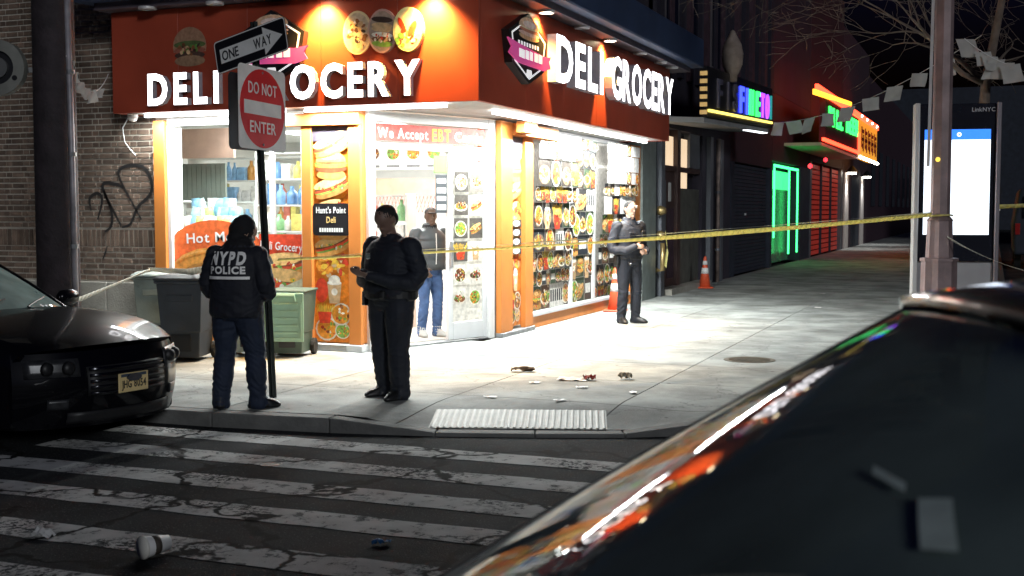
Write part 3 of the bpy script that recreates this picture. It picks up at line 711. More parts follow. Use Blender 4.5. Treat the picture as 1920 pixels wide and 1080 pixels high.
# badges
m_badge = P('badge_black', (.012, .012, .014), .4)
m_pink = P('badge_pink', (.80, .10, .38), .45, es=.25, emit=(.9, .12, .42)); m_badgeline = P('badge_line', (.85, .85, .88), .4, es=.6, emit=(1, 1, 1))
def badge(parent, o, u, w_, h_):
    M = frame(o, u, (0, 0, 1))
    def pt(x, y, z): return M @ V(x*w_, y*h_, z)
    hexa = [(-.5, .18), (0, .5), (.5, .18), (.42, -.26), (0, -.5), (-.42, -.26)]
    mb = MB(); mb.rings([[pt(x, y, .0) for x, y in hexa], [pt(x, y, .10) for x, y in hexa]]); bo = mb.build('badge', m_badge, parent, world=True)
    mb = MB(); inn = [(x*.88, y*.88) for x, y in hexa]; in2 = [(x*.82, y*.82) for x, y in hexa]
    for k in range(6): mb.face([pt(*inn[k], .102), pt(*in2[k], .102), pt(*in2[(k+1) % 6], .102), pt(*inn[(k+1) % 6], .102)])
    mb.build('outline', m_badgeline, bo, world=True)
    mb = MB(); rib = [(-.56, .06), (-.36, .03), (.36, -.05), (.56, -.02), (.50, -.10), (.55, -.2), (.36, -.26), (-.30, -.24), (-.53, -.14), (-.46, -.05)]
    mb.rings([[pt(x, y, .101) for x, y in rib], [pt(x, y, .125) for x, y in rib]]); mb.build('ribbon', m_pink, bo, world=True)
    mb = MB()
    def mk():
        mb.build('badge_mark', m_badgeline, bo, world=True); mb.__init__()
    for k, (a, b_) in enumerate(((-.30, -.16), (-.14, -.05), (-.03, .05), (.09, .18), (.20, .30))): mb.face([pt(a, -.06-.1*(a+.3)*.2-.10, .127), pt(b_, -.07-.10, .127), pt(b_, -.05, .127), pt(a, -.04, .127)]); mk()
    for k in range(8): mb.face([pt(-.28+k*.07, .02, .104), pt(-.24+k*.07, .018, .104), pt(-.24+k*.07, .075, .104), pt(-.28+k*.07, .077, .104)]); mk()
    mb.face([pt(-.08, -.40, .104), pt(.08, -.40, .104), pt(.06, -.30, .104), pt(-.06, -.30, .104)]); mk()
    pr = Print(pt(0, .22, .103), u, (0, 0, 1)); s_ = min(w_, h_)
    for dy, rx, ry, c in ((-.045, .26*w_, .05*h_, (.75, .45, .25)), (-.01, .27*w_, .035*h_, (.9, .62, .55)), (.03, .26*w_, .035*h_, (.55, .2, .12)), (.06, .26*w_, .03*h_, (.8, .7, .5))): pr.el(0, dy*h_*1.3, rx, ry, c)
    pr.el(0, .075*h_, .26*w_, .14*h_, (.85, .55, .36), 0, 0, PI); pr.el(0, .12*h_, .16*w_, .05*h_, (.95, .75, .7)); pr.build('burger_picture', m_print, bo)
badge(sgL, (-8.15, YF-.001, 3.73), (1, 0, 0), .92, .86); badge(sgR, (XF+.001, 14.30, 3.74), (0, 1, 0), 1.35, .86)
for k, (x, c) in enumerate(((-7.02, (.55, .42, .30)), (-6.68, (.36, .27, .22)), (-6.34, (.85, .72, .40)))):
    mb = MB(); M = frame((x, YF-.001, 3.84), (1, 0, 0), (0, 0, 1)); rz_ = .02*k
    mb.rings([[M @ V(math.cos(a)*.19, math.sin(a)*.255, d) for a in [2*PI*j/28 for j in range(28)]] for d in (0, .03+rz_)]); d_ = mb.build('food_disc', P('disc_rim_%d' % k, ((.75, .6, .35), (.6, .35, .3), (.85, .8, .4))[k], .5), sgL, world=True)
    pr = Print(M @ V(0, 0, .031+rz_), (1, 0, 0), (0, 0, 1)); pr.el(0, 0, .172, .232, c)
    if k == 0: pr.flecks(0, -.02, .13, .17, 34, ['wht', 'tan', 'meat', 'bun2', 'dk'], .035)
    elif k == 1:
        for dy, cc in ((.13, 'dk'), (.06, 'tan'), (.02, 'tan'), (-.05, 'wht'), (-.10, 'meat'), (-.15, 'let')): pr.el(0, dy, .14, .035, pr.j(FOOD[cc]), -.12)
        pr.flecks(0, -.08, .12, .05, 16, ['wht', 'tom', 'tan', 'grn'], .02)
    else: pr.flecks(-.02, -.10, .12, .10, 26, ['grn', 'let', 'tom', 'wht', 'red'], .035); pr.el(.06, .0, .04, .10, FOOD['tom'], -.5); pr.el(-.07, .05, .03, .1, FOOD['red'], .5)
    pr.build('food_picture', m_print, d_)
pr = Print((-9.40, YF-.002, 3.60), (1, 0, 0), (0, 0, 1)); pr.el(0, .2, .25, .24, (.34, .19, .12), 0, -.3, PI+.3); pr.el(0, .22, .24, .05, (.10, .14, .05)); pr.el(0, .15, .24, .05, (.30, .10, .07)); pr.el(0, .09, .23, .05, (.09, .05, .04)); pr.el(0, .02, .23, .07, (.33, .2, .12)); pr.flecks(0, .16, .2, .07, 22, ['meat', 'tan', 'grn', 'dk'], .03)
pr.build('burger_picture', m_print, sgL, 'faded burger picture')
# soffit spot lamps
m_lamp = P('lamp_lens', (1, 1, 1), emit=(1, .86, .55), es=40); m_off = P('lamp_off', (.55, .55, .58), .3)
def spot(label, loc, lit, out):
    t = thing('soffit_lamp', label, 'lamp', loc, 0, 'soffit lamps above the fascia')
    M = Matrix.Translation(loc)
    MB().lathe([(.11, 0), (.11, -.03), (.09, -.035), (.085, -.01), (0, -.01)], 18, M).build('housing', P('lamp_housing', (.5, .5, .52), .35), t, world=True)
    MB().lathe([(.082, -.012), (.082, -.022), (0, -.026)], 16, M).build('lens', m_lamp if lit else m_off, t, world=True)
    if lit:
        d = bpy.data.lights.new('lamp_light', 'SPOT'); d.energy = 1000; d.color = (1, .52, .12); d.spot_size = rad(112); d.spot_blend = .9; d.shadow_soft_size = .07
        o = bpy.data.objects.new('lamp_light', d); COL.objects.link(o); o.parent = t; o.location = (0, 0, -.05)
        o.rotation_euler = V(-out[0]*.35, -out[1]*.35, -1).to_track_quat('-Z', 'Y').to_euler()
ZL = ZT+.008
for x, lit, lb in ((-9.9, 0, 'unlit round soffit lamp above the letter D facing the crosswalk'), (-8.9, 0, 'unlit round soffit lamp above the burger picture'), (-7.47, 1, 'glowing warm soffit lamp nearest the one way sign'), (-6.05, 1, 'glowing warm soffit lamp above the last food disc')): spot(lb, (x, YF-.17, ZL), lit, (0, -1))
for y, lit, lb in ((14.85, 1, 'glowing warm soffit lamp above the side street badge'), (16.3, 0, 'unlit soffit lamp between the two glowing side street lamps'), (17.64, 1, 'glowing warm soffit lamp above the side street word DELI'), (19.3, 0, 'unlit soffit lamp above the side street word GROCERY'), (20.6, 0, 'unlit soffit lamp above the last side street letters'), (21.4, 0, 'unlit soffit lamp at the far end of the side fascia')): spot(lb, (XF+.13, y, ZL), lit, (1, 0))
# dome camera under the fascia
dc = thing('security_camera', 'small white dome camera under the red fascia end', 'camera', (-10.45, 13.15, ZB)); MB().lathe([(.07, 0), (.07, -.03), (.05, -.08), (0, -.1)], 14, Matrix.Translation((-10.45, 13.15, ZB))).build('dome', m_white, dc, world=True, smooth=True)
cw = thing('wall_cable', 'loose pale cable curling down the brick wall', 'cable', (-10.85, 13.4, 2.5)); MB().tube([(-10.75, 13.45, 3.0), (-10.84, 13.43, 2.85), (-10.80, 13.42, 2.66), (-10.70, 13.43, 2.54), (-10.64, 13.44, 2.48)], .008, 6).build('cable', m_white, cw, world=True)
# ================================================================== shop interior
inn = thing('shop_interior', 'bright white deli interior seen through the glass', 'room', (-8.5, 17, 0))
m_tile = P('shop_floor', (.62, .58, .52), .35, var=.1, sc=3)
MB().prism([(-13.3, FY+.31, 0), (-7.4, FY+.31, 0), (-6.6, 15.7, 0), (-6.6, 22.9, 0), (-13.3, 22.9, 0)], (0, 0, .003), (0, 0, .02)).build('floor', m_tile, inn, world=True)
MB().prism([(-13.34, FY+.31, 0), (-7.3, FY+.31, 0), (-6.5, 15.6, 0), (-6.5, 23.0, 0), (-13.34, 23.0, 0)], (0, 0, 3.08), (0, 0, 3.12)).build('ceiling', m_whitewall, inn, world=True)
mb = MB(); mb.box(-13.34, -13.28, FY+.31, 23, 0, 3.08); mb.box(-13.28, -6.6, 21.0, 21.06, 0, 3.08); mb.build('wall', m_whitewall, inn, world=True)
for i, (x, y) in enumerate(((-9.6, 15.0), (-8.2, 16.4), (-10.6, 18.2), (-7.4, 19.2))):
    t = thing('ceiling_light', ('bright ceiling panel just inside the display window', 'bright ceiling panel inside the entrance above the doorway person', 'bright ceiling panel above the deli counter', 'bright ceiling panel near the side window')[i], 'ceiling light', (x, y, 3.07), 0, 'ceiling panels inside the deli')
    MB().box(x-.6, x+.6, y-.3, y+.3, 3.045, 3.078).build('panel', P('ceiling_panel', (1, 1, 1), es=5, emit=(1, .98, .95)), t, world=True)
    area('panel_light', t, (x, y, 3.03), 1.2, .6, (40, 250, 80, 190)[i])
# fittings
def shelf(label, x0, x1, y0, y1, h, levels, seed, goods_group, goods_label, cols):
    random.seed(seed)
    t = thing('shelf_unit', label, 'shelf', ((x0+x1)/2, (y0+y1)/2, .02))
    for a in (x0, x1-.03): MB().box(a, a+.03, y0, y1, .02, h).build('upright', m_whitewall, t, world=True)
    dz = (h-.1)/levels
    for k in range(levels+1): MB().box(x0+.031, x1-.031, y0, y1, .08+k*dz-.02, .08+k*dz).build('shelf', m_whitewall, t, world=True)
    for k in range(levels):
        x = x0+.06; nth = 0
        while x < x1-.16:
            w_ = random.uniform(.09, .17); hh = dz*random.uniform(.55, .86); c = random.choice(cols); nm = 'pack_%s' % '_'.join('%d' % (q*100) for q in c)
            kind = random.random(); z0 = .081+k*dz; yy = y0+.03
            if kind < .5: o = MB().box(-w_/2, w_/2, 0, .14, 0, hh).build('product_box', P(nm, c, .4, var=.3, sc=14), None, bevel=.006)
            else:
                r = w_*.45; o = MB().lathe([(r*.9, 0), (r, .01), (r, hh*.62), (r*.4, hh*.8), (r*.38, hh), (0, hh)], 10).build('product_bottle', P(nm, c, .3, var=.3, sc=14), None, smooth=True); yy += r
            o.location = (x+w_/2, yy, z0); nth += 1; kd_ = 'bottle' if kind >= .5 else 'box'
            tag(o, '%s %s, %s along the %s shelf up, %s' % (CN[c], kd_, ORD[nth-1], ORD[k], goods_label), kd_, goods_group); x += w_+.015
ORD = 'first second third fourth fifth sixth seventh eighth ninth tenth eleventh twelfth thirteenth fourteenth fifteenth sixteenth seventeenth eighteenth'.split()
CN = {(.75, .75, .72): 'cream', (.25, .45, .70): 'light blue', (.60, .30, .08): 'amber', (.30, .60, .30): 'green', (.75, .65, .20): 'yellow', (.8, .8, .8): 'white', (.15, .3, .55): 'dark blue', (.65, .2, .15): 'red'}
BR = [(.75, .75, .72), (.25, .45, .70), (.60, .30, .08), (.30, .60, .30), (.75, .65, .20), (.8, .8, .8), (.15, .3, .55), (.65, .2, .15)]
shelf('white shelf unit of bottles behind the Grocery window decal', -9.32, -8.45, 14.25, 14.6, 2.55, 7, 3, 'goods on the shelf behind the window', 'behind the Grocery decal', BR)
shelf('white shelf unit along the back of the shop', -11.9, -9.7, 16.3, 16.7, 2.6, 7, 5, 'goods on the rear shelf', 'rear of the shop', BR)
shelf('white shelf unit of packets between the two window shelves', -11.0, -9.75, 14.9, 15.2, 1.9, 5, 9, 'goods on the middle shelf', 'middle unit inside', BR); shelf('white shelf unit of drinks inside the entrance', -8.7, -8.0, 16.2, 16.5, 2.0, 5, 13, 'goods on the entrance shelf', 'inside the entrance', BR)
random.seed(11)
lk = thing('display_shelf', 'low window shelf piled with bagged snacks inside the display window', 'shelf', (-9.4, 14.0, .02)); MB().box(-10.28, -9.36, 13.85, 14.3, 1.38, 1.43).build('top', m_whitewall, lk, world=True); MB().box(-10.28, -9.36, 13.86, 14.29, .02, 1.38).build('base', m_whitewall, lk, world=True)
for k in range(22):
    c = random.choice([(.45, .68, .75), (.25, .5, .75), (.5, .7, .25), (.75, .8, .75), (.85, .85, .85), (.75, .75, .3)])
    mb = MB(); w_ = random.uniform(.12, .2)
    mb.rings([[V(math.cos(a)*w_*.5*q*(1.1 if abs(math.cos(a)) > .7 else .9), math.sin(a)*.06*p_, h) for a in [2*PI*j/8 for j in range(8)]] for h, q, p_ in ((0, .95, .15), (.05, 1, .9), (.13, .98, 1), (.2, .96, .8), (.25, 1, .12))])
    o = mb.build('snack_bag', P('bag_%d' % int(c[0]*100+c[2]*7), c, .3, var=.4, sc=12), None, smooth=True)
    o.location = (-10.2+(k % 8)*.108+random.uniform(-.02, .02), 13.93+(k//8)*.13, 1.432+(k//8)*.12); o.rotation_euler = (random.uniform(-.2, .2), random.uniform(-.25, .25), random.uniform(-.3, .3))
    tag(o, 'bagged snack, %s along the %s row of the pile inside the display window' % (ORD[k % 8], ('front', 'middle', 'back')[k//8]), 'snack bag', 'snack bags in the display window')
rb = thing('roller_blind', 'grey ribbed partition hanging behind the display window', 'partition', (-11.1, 15.4, 1.3))
for k in range(12): MB().box(-11.6+k*.085, -11.6+k*.085+.078, 15.4, 15.43+.01*(k % 2), .95, 2.45).build('slat', P('grey_slat', (.20, .23, .205), .5), rb, world=True)
hd = thing('menu_header', 'pale red and white header board above the grey partition', 'sign board', (-11, 15.2, 2.5)); MB().box(-11.7, -10.3, 15.2, 15.25, 2.52, 2.95).build('board', P('header_tan', (.62, .42, .34), .5, var=.2, sc=3), hd, world=True)
ct = thing('deli_counter', 'white service counter deep inside the open entrance', 'counter', (-8.7, 17.6, .02)); MB().box(-9.6, -7.8, 17.4, 18.0, .02, 1.05).build('base', m_whitewall, ct, world=True); MB().box(-9.65, -7.75, 17.35, 18.05, 1.05, 1.1).build('worktop', m_steel, ct, world=True); MB().box(-9.6, -7.8, 17.42, 17.44, 1.1, 1.45).build('sneeze_guard', m_glass, ct, world=True)
aw = thing('kitchen_canopy', 'tan canopy with zigzag red lattice above the counter', 'canopy', (-8.3, 18.0, 1.75)); MB().box(-9.8, -7.8, 18.06, 18.12, 2.0, 2.28).build('board', P('tan_board', (.55, .36, .26), .6, var=.15), aw, world=True)
for k in range(30):
    x = -9.8+k*.066
    for sgn in (1, -1): MB().bar((x, 18.13+.004*sgn, 1.72), (x+.13*sgn*.5+.03, 18.13+.004*sgn, 1.99), .018, .006).build('lattice_bar', P('lattice_red', (.62, .30, .24), .6), aw, world=True)
mb2 = thing('menu_board', 'white menu board with dish pictures above the counter', 'menu board', (-8.3, 18.2, 2.4)); MB().box(-9.8, -7.8, 18.15, 18.2, 2.42, 2.95).build('panel', P('menu_white', (.85, .85, .82), .5), mb2, world=True)
pr = Print((-9.8, 18.149, 2.42), (1, 0, 0), (0, 0, 1))
for k in range(5): pr.bowl(.22+k*.37, .27, .26); pr.rect(.1+k*.37, .04, .34+k*.37, .08, (.2, .2, .2))
pr.build('menu_pictures', m_print, mb2)
# ================================================================== the row along the side street
m_maroon = P('maroon_render', (.030, .009, .016), .8, var=.25, sc=1.5); m_slate = P('slate_paint', (.020, .026, .042), .7, var=.3, sc=2); m_plum = P('plum_brick', (.045, .022, .034), .85, var=.35, sc=6, bump=.4)
m_night = P('night_render', (.016, .013, .026), .85, var=.3, sc=1.2); m_grey = P('grey_steel', (.13, .14, .16), .5, .3, var=.2, sc=3)
def fac(name, m, parent, y0, y1, z0, z1, d0=0., d1=.05, bevel=.0): return MB().box(FX+d0, FX+d1, y0, y1, z0, z1).build(name, m, parent, world=True, bevel=bevel)
# 1) doorway house beside the deli
h1 = thing('row_building', 'dark house with lit transom doorway between the deli and the neon canopy', 'building', (-7.5, 27, 0))
mb = MB(); mb.box(-14, FX-.25, 24.02, 31.9, 0, 13); mb.box(FX-.25, FX, 24.02, 31.9, 3.5, 13); mb.box(FX-.25, FX, 24.02, 24.7, 0, 3.5); mb.box(FX-.25, FX, 28.6, 31.9, 0, 3.5); mb.build('wall', P('dusk_render', (.035, .030, .045), .85, var=.3, sc=1.2), h1, world=True)
m_door = P('brown_door', (.060, .034, .030), .5, var=.25, sc=4); m_tr = P('lit_transom', (.8, .62, .45), .5, var=.3, sc=5, es=.9, emit=(1, .74, .48))
dr = fac('door', m_door, h1, 24.9, 26.3, .12, 2.62, -.16, -.1); fac('door_panel', m_grey, dr, 25.0, 25.5, .5, 2.4, -.098, -.085); fac('door_panel', P('pale_notice', (.6, .6, .58), .5), dr, 25.75, 25.95, 1.95, 2.35, -.098, -.085); fac('door_panel', m_plum, dr, 25.65, 26.2, .3, 1.8, -.098, -.085)
fac('transom', m_tr, h1, 24.95, 26.25, 2.72, 3.35, -.16, -.12); fac('side_light', m_tr, h1, 26.55, 27.55, 2.25, 3.35, -.16, -.12)
fac('door_frame', m_door, h1, 26.26, 26.54, 0, 3.5, -.2, -.02); fac('door_frame', m_door, h1, 24.7, 24.9, 0, 3.5, -.2, -.02); fac('door_head', m_door, h1, 24.9, 28.6, 2.60, 2.71, -.2, -.05); fac('side_panel', P('olive_panel', (.10, .10, .085), .6, var=.3), h1, 26.55, 28.6, 0, 2.24, -.2, -.08); fac('door_frame', m_grey, h1, 27.56, 28.6, 2.72, 3.5, -.2, -.06)
fac('step', m_stone, h1, 24.75, 28.55, 0, .12, -.2, .25)
for y in (24.35, 29.0, 30.2): fac('pilaster', m_grey, h1, y, y+.28, 0, 3.5, .001, .12, bevel=.01)
for z in (5.2, 8.6):
    for y in (25.4, 27.6, 29.8):
        wf = fac('window', P('window_trim', (.1, .09, .1), .7), h1, y-.6, y+.6, z-.1, z+1.9, .001, .05); fac('pane', m_dglass, wf, y-.5, y+.5, z, z+1.8, .052, .056)
for k in range(9): fac('pilaster', (m_night, m_plum)[k % 2], h1, 24.3+k*.86, 24.6+k*.86, 4.6, 12.5, .001, .09)
dp = thing('downpipe', 'rusty grey downpipe on the wall between the doorway and the shutter', 'pipe', (FX+.1, 29.9, 0)); MB().tube([(FX+.1, 29.9, 0), (FX+.1, 29.9, 3.5)], .055, 8).build('pipe', P('rusty_pipe', (.22, .17, .15), .6, .3, var=.5, sc=6), dp, world=True, smooth=True)
for z in (.8, 2.2): MB().lathe([(.075, z-.03), (.075, z+.03)], 8, Matrix.Translation((FX+.1, 29.9, 0))).build('bracket', m_grey, dp, world=True)
bk = thing('fire_connection', 'brass standpipe on the grey pillar with yellow tape end hanging from it', 'standpipe', (FX+.2, 24.1, .9)); MB().tube([(FX+.06, 24.15, .55), (FX+.2, 24.15, .55), (FX+.2, 24.15, 1.1)], .05, 8).build('pipe', P('brass', (.40, .29, .13), .4, .8, var=.3), bk, world=True, smooth=True)
for z in (1.25, 1.75): MB().lathe([(.09, -.06), (.10, .0), (.06, .1)], 12, Matrix.Translation((FX+.16, 24.15, z)) @ Matrix.Rotation(PI/2, 4, 'Y')).build('cap', MATS['brass'], bk, world=True, smooth=True)
# 2) neon canopy
cn = thing('canopy_sign', 'dark projecting canopy sign with blue, green and violet letters over the doorway', 'shop sign', (-5.8, 27, 3.5))
CX = -5.28
MB().prism([(FX+.02, 23.7, 3.52), (CX, 23.7, 3.46), (CX, 31.2, 3.70), (FX+.02, 31.2, 3.76)], (0, 0, 0), (0, 0, .10)).build('canopy', P('canopy_grey', (.40, .40, .40), .5, var=.2, sc=2), cn, world=True)
MB().prism([(CX-.08, 23.7, 3.57), (CX+.05, 23.7, 3.57), (CX+.05, 31.2, 3.81), (CX-.08, 31.2, 3.81)], (0, 0, 0), (0, 0, .98)).build('sign_box', P('sign_black', (.012, .012, .016), .35), cn, world=True)
MB().bar((CX+.07, 23.8, 3.70), (CX+.07, 31.1, 3.94), .04, .05).build('neon_tube', P('neon_yellow', (.9, .75, .2), es=2.2, emit=(1, .78, .15)), cn, world=True)
for k in range(6): MB().box(CX-.08, CX+.06, 23.66, 23.70, 3.62+k*.15, 3.70+k*.15).build('bulb_panel', P('bulb_gold', (.7, .5, .25), .5, es=.35, emit=(1, .62, .2)), cn, world=True)
MB().bar((CX-.1, 28.6, 3.63), (CX-.1, 31.0, 3.70), .16, .05).build('under_lamp', P('cool_tube', (1, 1, 1), es=3, emit=(.9, .95, 1)), cn, world=True)
m_nb = P('neon_blue', (.1, .12, 1), es=4, emit=(.03, .05, 1)); m_ng = P('neon_green', (.1, 1, .2), es=3, emit=(.03, 1, .12)); m_nv = P('neon_violet', (.5, .1, 1), es=2.6, emit=(.32, .05, 1)); m_dim = P('neon_dim', (.16, .15, .22), .5); m_teal = P('neon_teal', (.05, .4, .4), es=.5, emit=(.03, .5, .45))
for ch, y, m in (('F', 24.6, m_dim), ('I', 25.6, m_dim), ('S', 26.2, m_dim), ('F', 26.95, m_nb), ('I', 27.7, m_nb), ('H', 28.1, m_ng), ('E', 28.9, m_ng), ('T', 29.55, m_nv), ('O', 30.2, m_nv), ('I', 30.85, m_teal)):
    write(ch, (CX+.052, y, 3.80+(y-23.7)*.032), (0, 1, .032), (0, 0, 1), .56, .04, [m, m], cn, length=.12 if ch == 'I' else .42, bold=.02)
bd = thing('wrapped_lamp', 'pale wrapped bundle hanging above the neon canopy sign', 'lamp', (-4.95, 26.0, 4.55))
MB().lathe([(.10, -.16), (.11, -.02), (.15, .04), (.215, .2), (.23, .42), (.19, .62), (.12, .75), (.08, .82), (.045, .90), (0, .93)], 14, Matrix.Translation((-5.2, 26.0, 4.62))).build('wrapping', P('bundle_cloth', (.34, .27, .23), .8, var=.25, sc=7, bump=.5), bd, world=True, smooth=True)
# 3) shutter shop, green doorway, red gate, lit doorway
h2 = thing('row_building', 'maroon fronted shop with dark roll shutter past the neon canopy', 'building', (-7.5, 35, 0))
MB().box(-14, FX, 31.95, 38.3, 4.6, 12).build('upper_wall', m_night, h2, world=True); MB().box(-14, FX, 31.95, 38.3, 3.05, 4.59).build('wall', m_maroon, h2, world=True); MB().box(-14, FX-.3, 31.95, 38.3, 0, 3.04).build('ground_wall', m_slate, h2, world=True); fac('pier', m_slate, h2, 31.95, 32.4, 0, 3.04, -.3, .02); fac('pier', m_slate, h2, 37.95, 38.3, 0, 3.04, -.3, .02)
for k in range(30): fac('shutter_slat', m_slate, h2, 32.42, 37.94, .02+k*.1, .02+k*.1+.092, -.14+.012*(k % 2), -.1+.012*(k % 2), bevel=.006)
for k in range(6): fac('pilaster', (m_plum, m_night)[k % 2], h2, 32.2+k*1.02, 32.6+k*1.02, 4.7, 11.5, .001, .10)
fac('shutter_lock', m_alu, h2, 34.3, 34.5, 1.62, 1.68, -.08, -.06)
h3 = thing('row_building', 'dark shop with a doorway outlined in green neon', 'building', (-7.5, 41, 0))
MB().box(-14, FX, 38.35, 46.5, 5.4, 12).build('upper_wall', m_night, h3, world=True); MB().box(-14, FX, 38.35, 46.5, 3.3, 5.39).build('wall', m_maroon, h3, world=True); MB().box(-14, FX-.5, 38.35, 46.5, 0, 3.29).build('ground_wall', m_slate, h3, world=True); fac('pier', m_slate, h3, 44.1, 46.5, 0, 3.29, -.5, .03)
m_gt = P('green_tube', (.2, 1, .4), es=3.6, emit=(.05, 1, .22)); gx = FX-.02
for y in (38.7, 41.7, 43.6): fac('neon_tube', m_gt, h3, y, y+.07, .9 if y < 39 else .3, 3.1, -.02, .03)
fac('neon_tube', m_gt, h3, 38.7, 43.7, 3.12, 3.2, -.02, .03); fac('door_glass', P('green_pane', (.1, .3, .18), .2, var=.4), h3, 38.85, 43.5, .05, 3.0, -.3, -.28)
fac('lit_panel', P('green_panel', (.2, .8, .4), es=1.3, emit=(.05, .9, .25)), h3, 38.9, 43.5, 2.45, 3.05, -.26, -.24)
h4 = thing('row_building', 'shop with red slatted security gate under the green lettered sign', 'building', (-7.5, 51, 0))
MB().box(-14, FX, 46.55, 57.0, 3.6, 11).build('wall', m_maroon, h4, world=True); MB().box(-14, FX-.4, 46.55, 57.0, 0, 3.59).build('ground_wall', m_slate, h4, world=True); fac('pier', m_grey, h4, 46.55, 47.0, 0, 3.59, -.4, .04); fac('pier', m_grey, h4, 56.3, 57.0, 0, 3.59, -.4, .04)
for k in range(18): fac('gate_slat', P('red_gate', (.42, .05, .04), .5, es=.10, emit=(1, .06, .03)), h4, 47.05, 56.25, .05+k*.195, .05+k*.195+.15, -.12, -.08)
for y in (50.1, 53.2): fac('gate_post', m_slate, h4, y, y+.2, .02, 3.55, -.075, .0)
h5 = thing('row_building', 'far house with a pale doorway lit by two wall lamps', 'building', (-7.5, 62, 0))
MB().box(-14, FX, 57.05, 69, 0, 10).build('wall', m_plum, h5, world=True); fac('doorway', m_slate, h5, 61.0, 64.6, 0, 3.4, .001, .02)
m_glow = P('lamp_glow', (1, .95, .85), es=16, emit=(1, .93, .82)); m_pale = P('pale_jamb', (.55, .5, .47), .7)
for y in (58.4, 65.6):
    fac('jamb', m_pale, h5, y-.6, y+1.0, 0, 3.5, .001, .06); wl_ = thing('wall_lamp', 'white wall lamp beside the far pale doorway, the %s one' % ('nearer' if y < 60 else 'farther'), 'lamp', (FX+.3, y, 3.5), 0, 'wall lamps at the far doorway')
    MB().lathe([(.28, .0), (.12, .22), (.05, .3)], 12, Matrix.Translation((FX+.3, y, 3.5))).build('shade', m_black, wl_, world=True); MB().lathe([(.18, -.03), (.2, .05)], 12, Matrix.Translation((FX+.3, y, 3.45))).build('bulb', m_glow, wl_, world=True)
    d = bpy.data.lights.new('bulb_light', 'SPOT'); d.energy = 260; d.spot_size = rad(100); d.spot_blend = .6; d.shadow_soft_size = .15; o = bpy.data.objects.new('bulb_light', d); COL.objects.link(o); o.parent = wl_; o.location = (0, 0, -.15)
h6 = thing('row_building', 'purple far wall with tall barred windows', 'building', (-7.5, 90, 0))
m_purple = P('purple_wall', (.035, .014, .026), .8, var=.2); MB().box(-14, FX, 69.05, 130, 0, 9).build('wall', m_purple, h6, world=True)
for k in range(9): fac('window', m_dglass, h6, 71+k*5.0, 73.2+k*5.0, 2.0, 5.2, .005, .05)
# green lettered sign and orange blade
gs = thing('projecting_sign', 'projecting sign box with green letters and red neon edge', 'shop sign', (-5.3, 47, 4))
GX = -5.2
MB().box(FX, GX-.02, 40.6, 52.0, 3.85, 3.95).build('canopy', P('canopy_cream', (.5, .42, .3), .6), gs, world=True); MB().box(GX-.2, GX, 41.4, 51.9, 3.96, 5.5).build('sign_box', P('sign_maroon', (.06, .012, .02), .5), gs, world=True)
for ch, y in zip('BILL BEEN', range(9)):
    if ch != ' ': write(ch, (GX+.002, 42.2+y*1.04, 4.62+y*.015), (0, 1, 0), (0, 0, 1), .60, .05, [m_ng, m_ng], gs, length=.75 if ch != 'I' else .25, bold=.03)
m_nr = P('neon_red', (1, .1, .05), es=6, emit=(1, .05, .02)); m_no = P('neon_orange', (1, .5, .05), es=3.2, emit=(1, .42, .03))
MB().bar((GX+.04, 40.6, 4.05), (GX+.04, 51.8, 4.10), .08, .10).build('neon_tube', m_nr, gs, world=True); MB().bar((GX+.04, 51.8, 4.10), (GX+.04, 51.8, 4.9), .08, .10).build('neon_tube', m_nr, gs, world=True)
MB().bar((GX+.02, 39.0, 5.55), (GX+.02, 60.4, 5.62), .1, .22).build('neon_edge', m_nr, gs, world=True); MB().bar((GX+.04, 38.2, 5.35), (GX+.04, 48.6, 5.80), .06, .16).build('neon_edge', m_no, gs, world=True)
ol = thing('blade_sign', 'orange lit sign with dark red characters and bulbs along its foot', 'shop sign', (-5.3, 56, 4))
MB().box(GX-.4, GX, 52.2, 60.4, 4.0, 5.5).build('panel', P('orange_lit', (.9, .42, .06), .5, var=.35, sc=2.2, es=.7, emit=(1, .38, .03)), ol, world=True)
mb = MB()
for k in range(5):
    y = 53+k*1.45
    for a, b_, c, d in ((.1, .25, .35, 1.2), (.45, 1.0, .95, 1.1), (.45, .65, .3, .5), (.75, .95, .2, .9), (.05, 1.05, .62, .75)): mb.box(GX, GX+.03, y+a, y+b_, 4.05+c, 4.05+d)
mb.build('characters', P('dark_red', (.25, .02, .01), .6), ol, world=True)
for k in range(7): MB().lathe([(.0, -.08), (.09, 0), (.0, .08)], 8, Matrix.Translation((GX+.05, 52.4+k*1.3, 3.95))).build('bulb', m_glow, ol, world=True)
for k in range(4): MB().lathe([(.0, -.08), (.09, 0), (.0, .08)], 8, Matrix.Translation((GX+.05, 52.4+k*2.3, 5.62))).build('bulb', m_glow, ol, world=True)
for k, (y, z, lb) in enumerate(((44.8, 3.55, 'upper'), (40.9, 3.2, 'lower'))):
    t = thing('red_lamp', 'small red lamp hanging beside the green neon doorway, the %s one' % lb, 'lamp', (-5.6, y, z), 0, 'red lamps at the green doorway'); MB().lathe([(0, -.09), (.07, -.04), (.07, .04), (0, .09)], 10, Matrix.Translation((-5.6, y, z))).build('globe', P('red_globe', (1, .1, .1), es=3, emit=(1, .03, .05)), t, world=True)
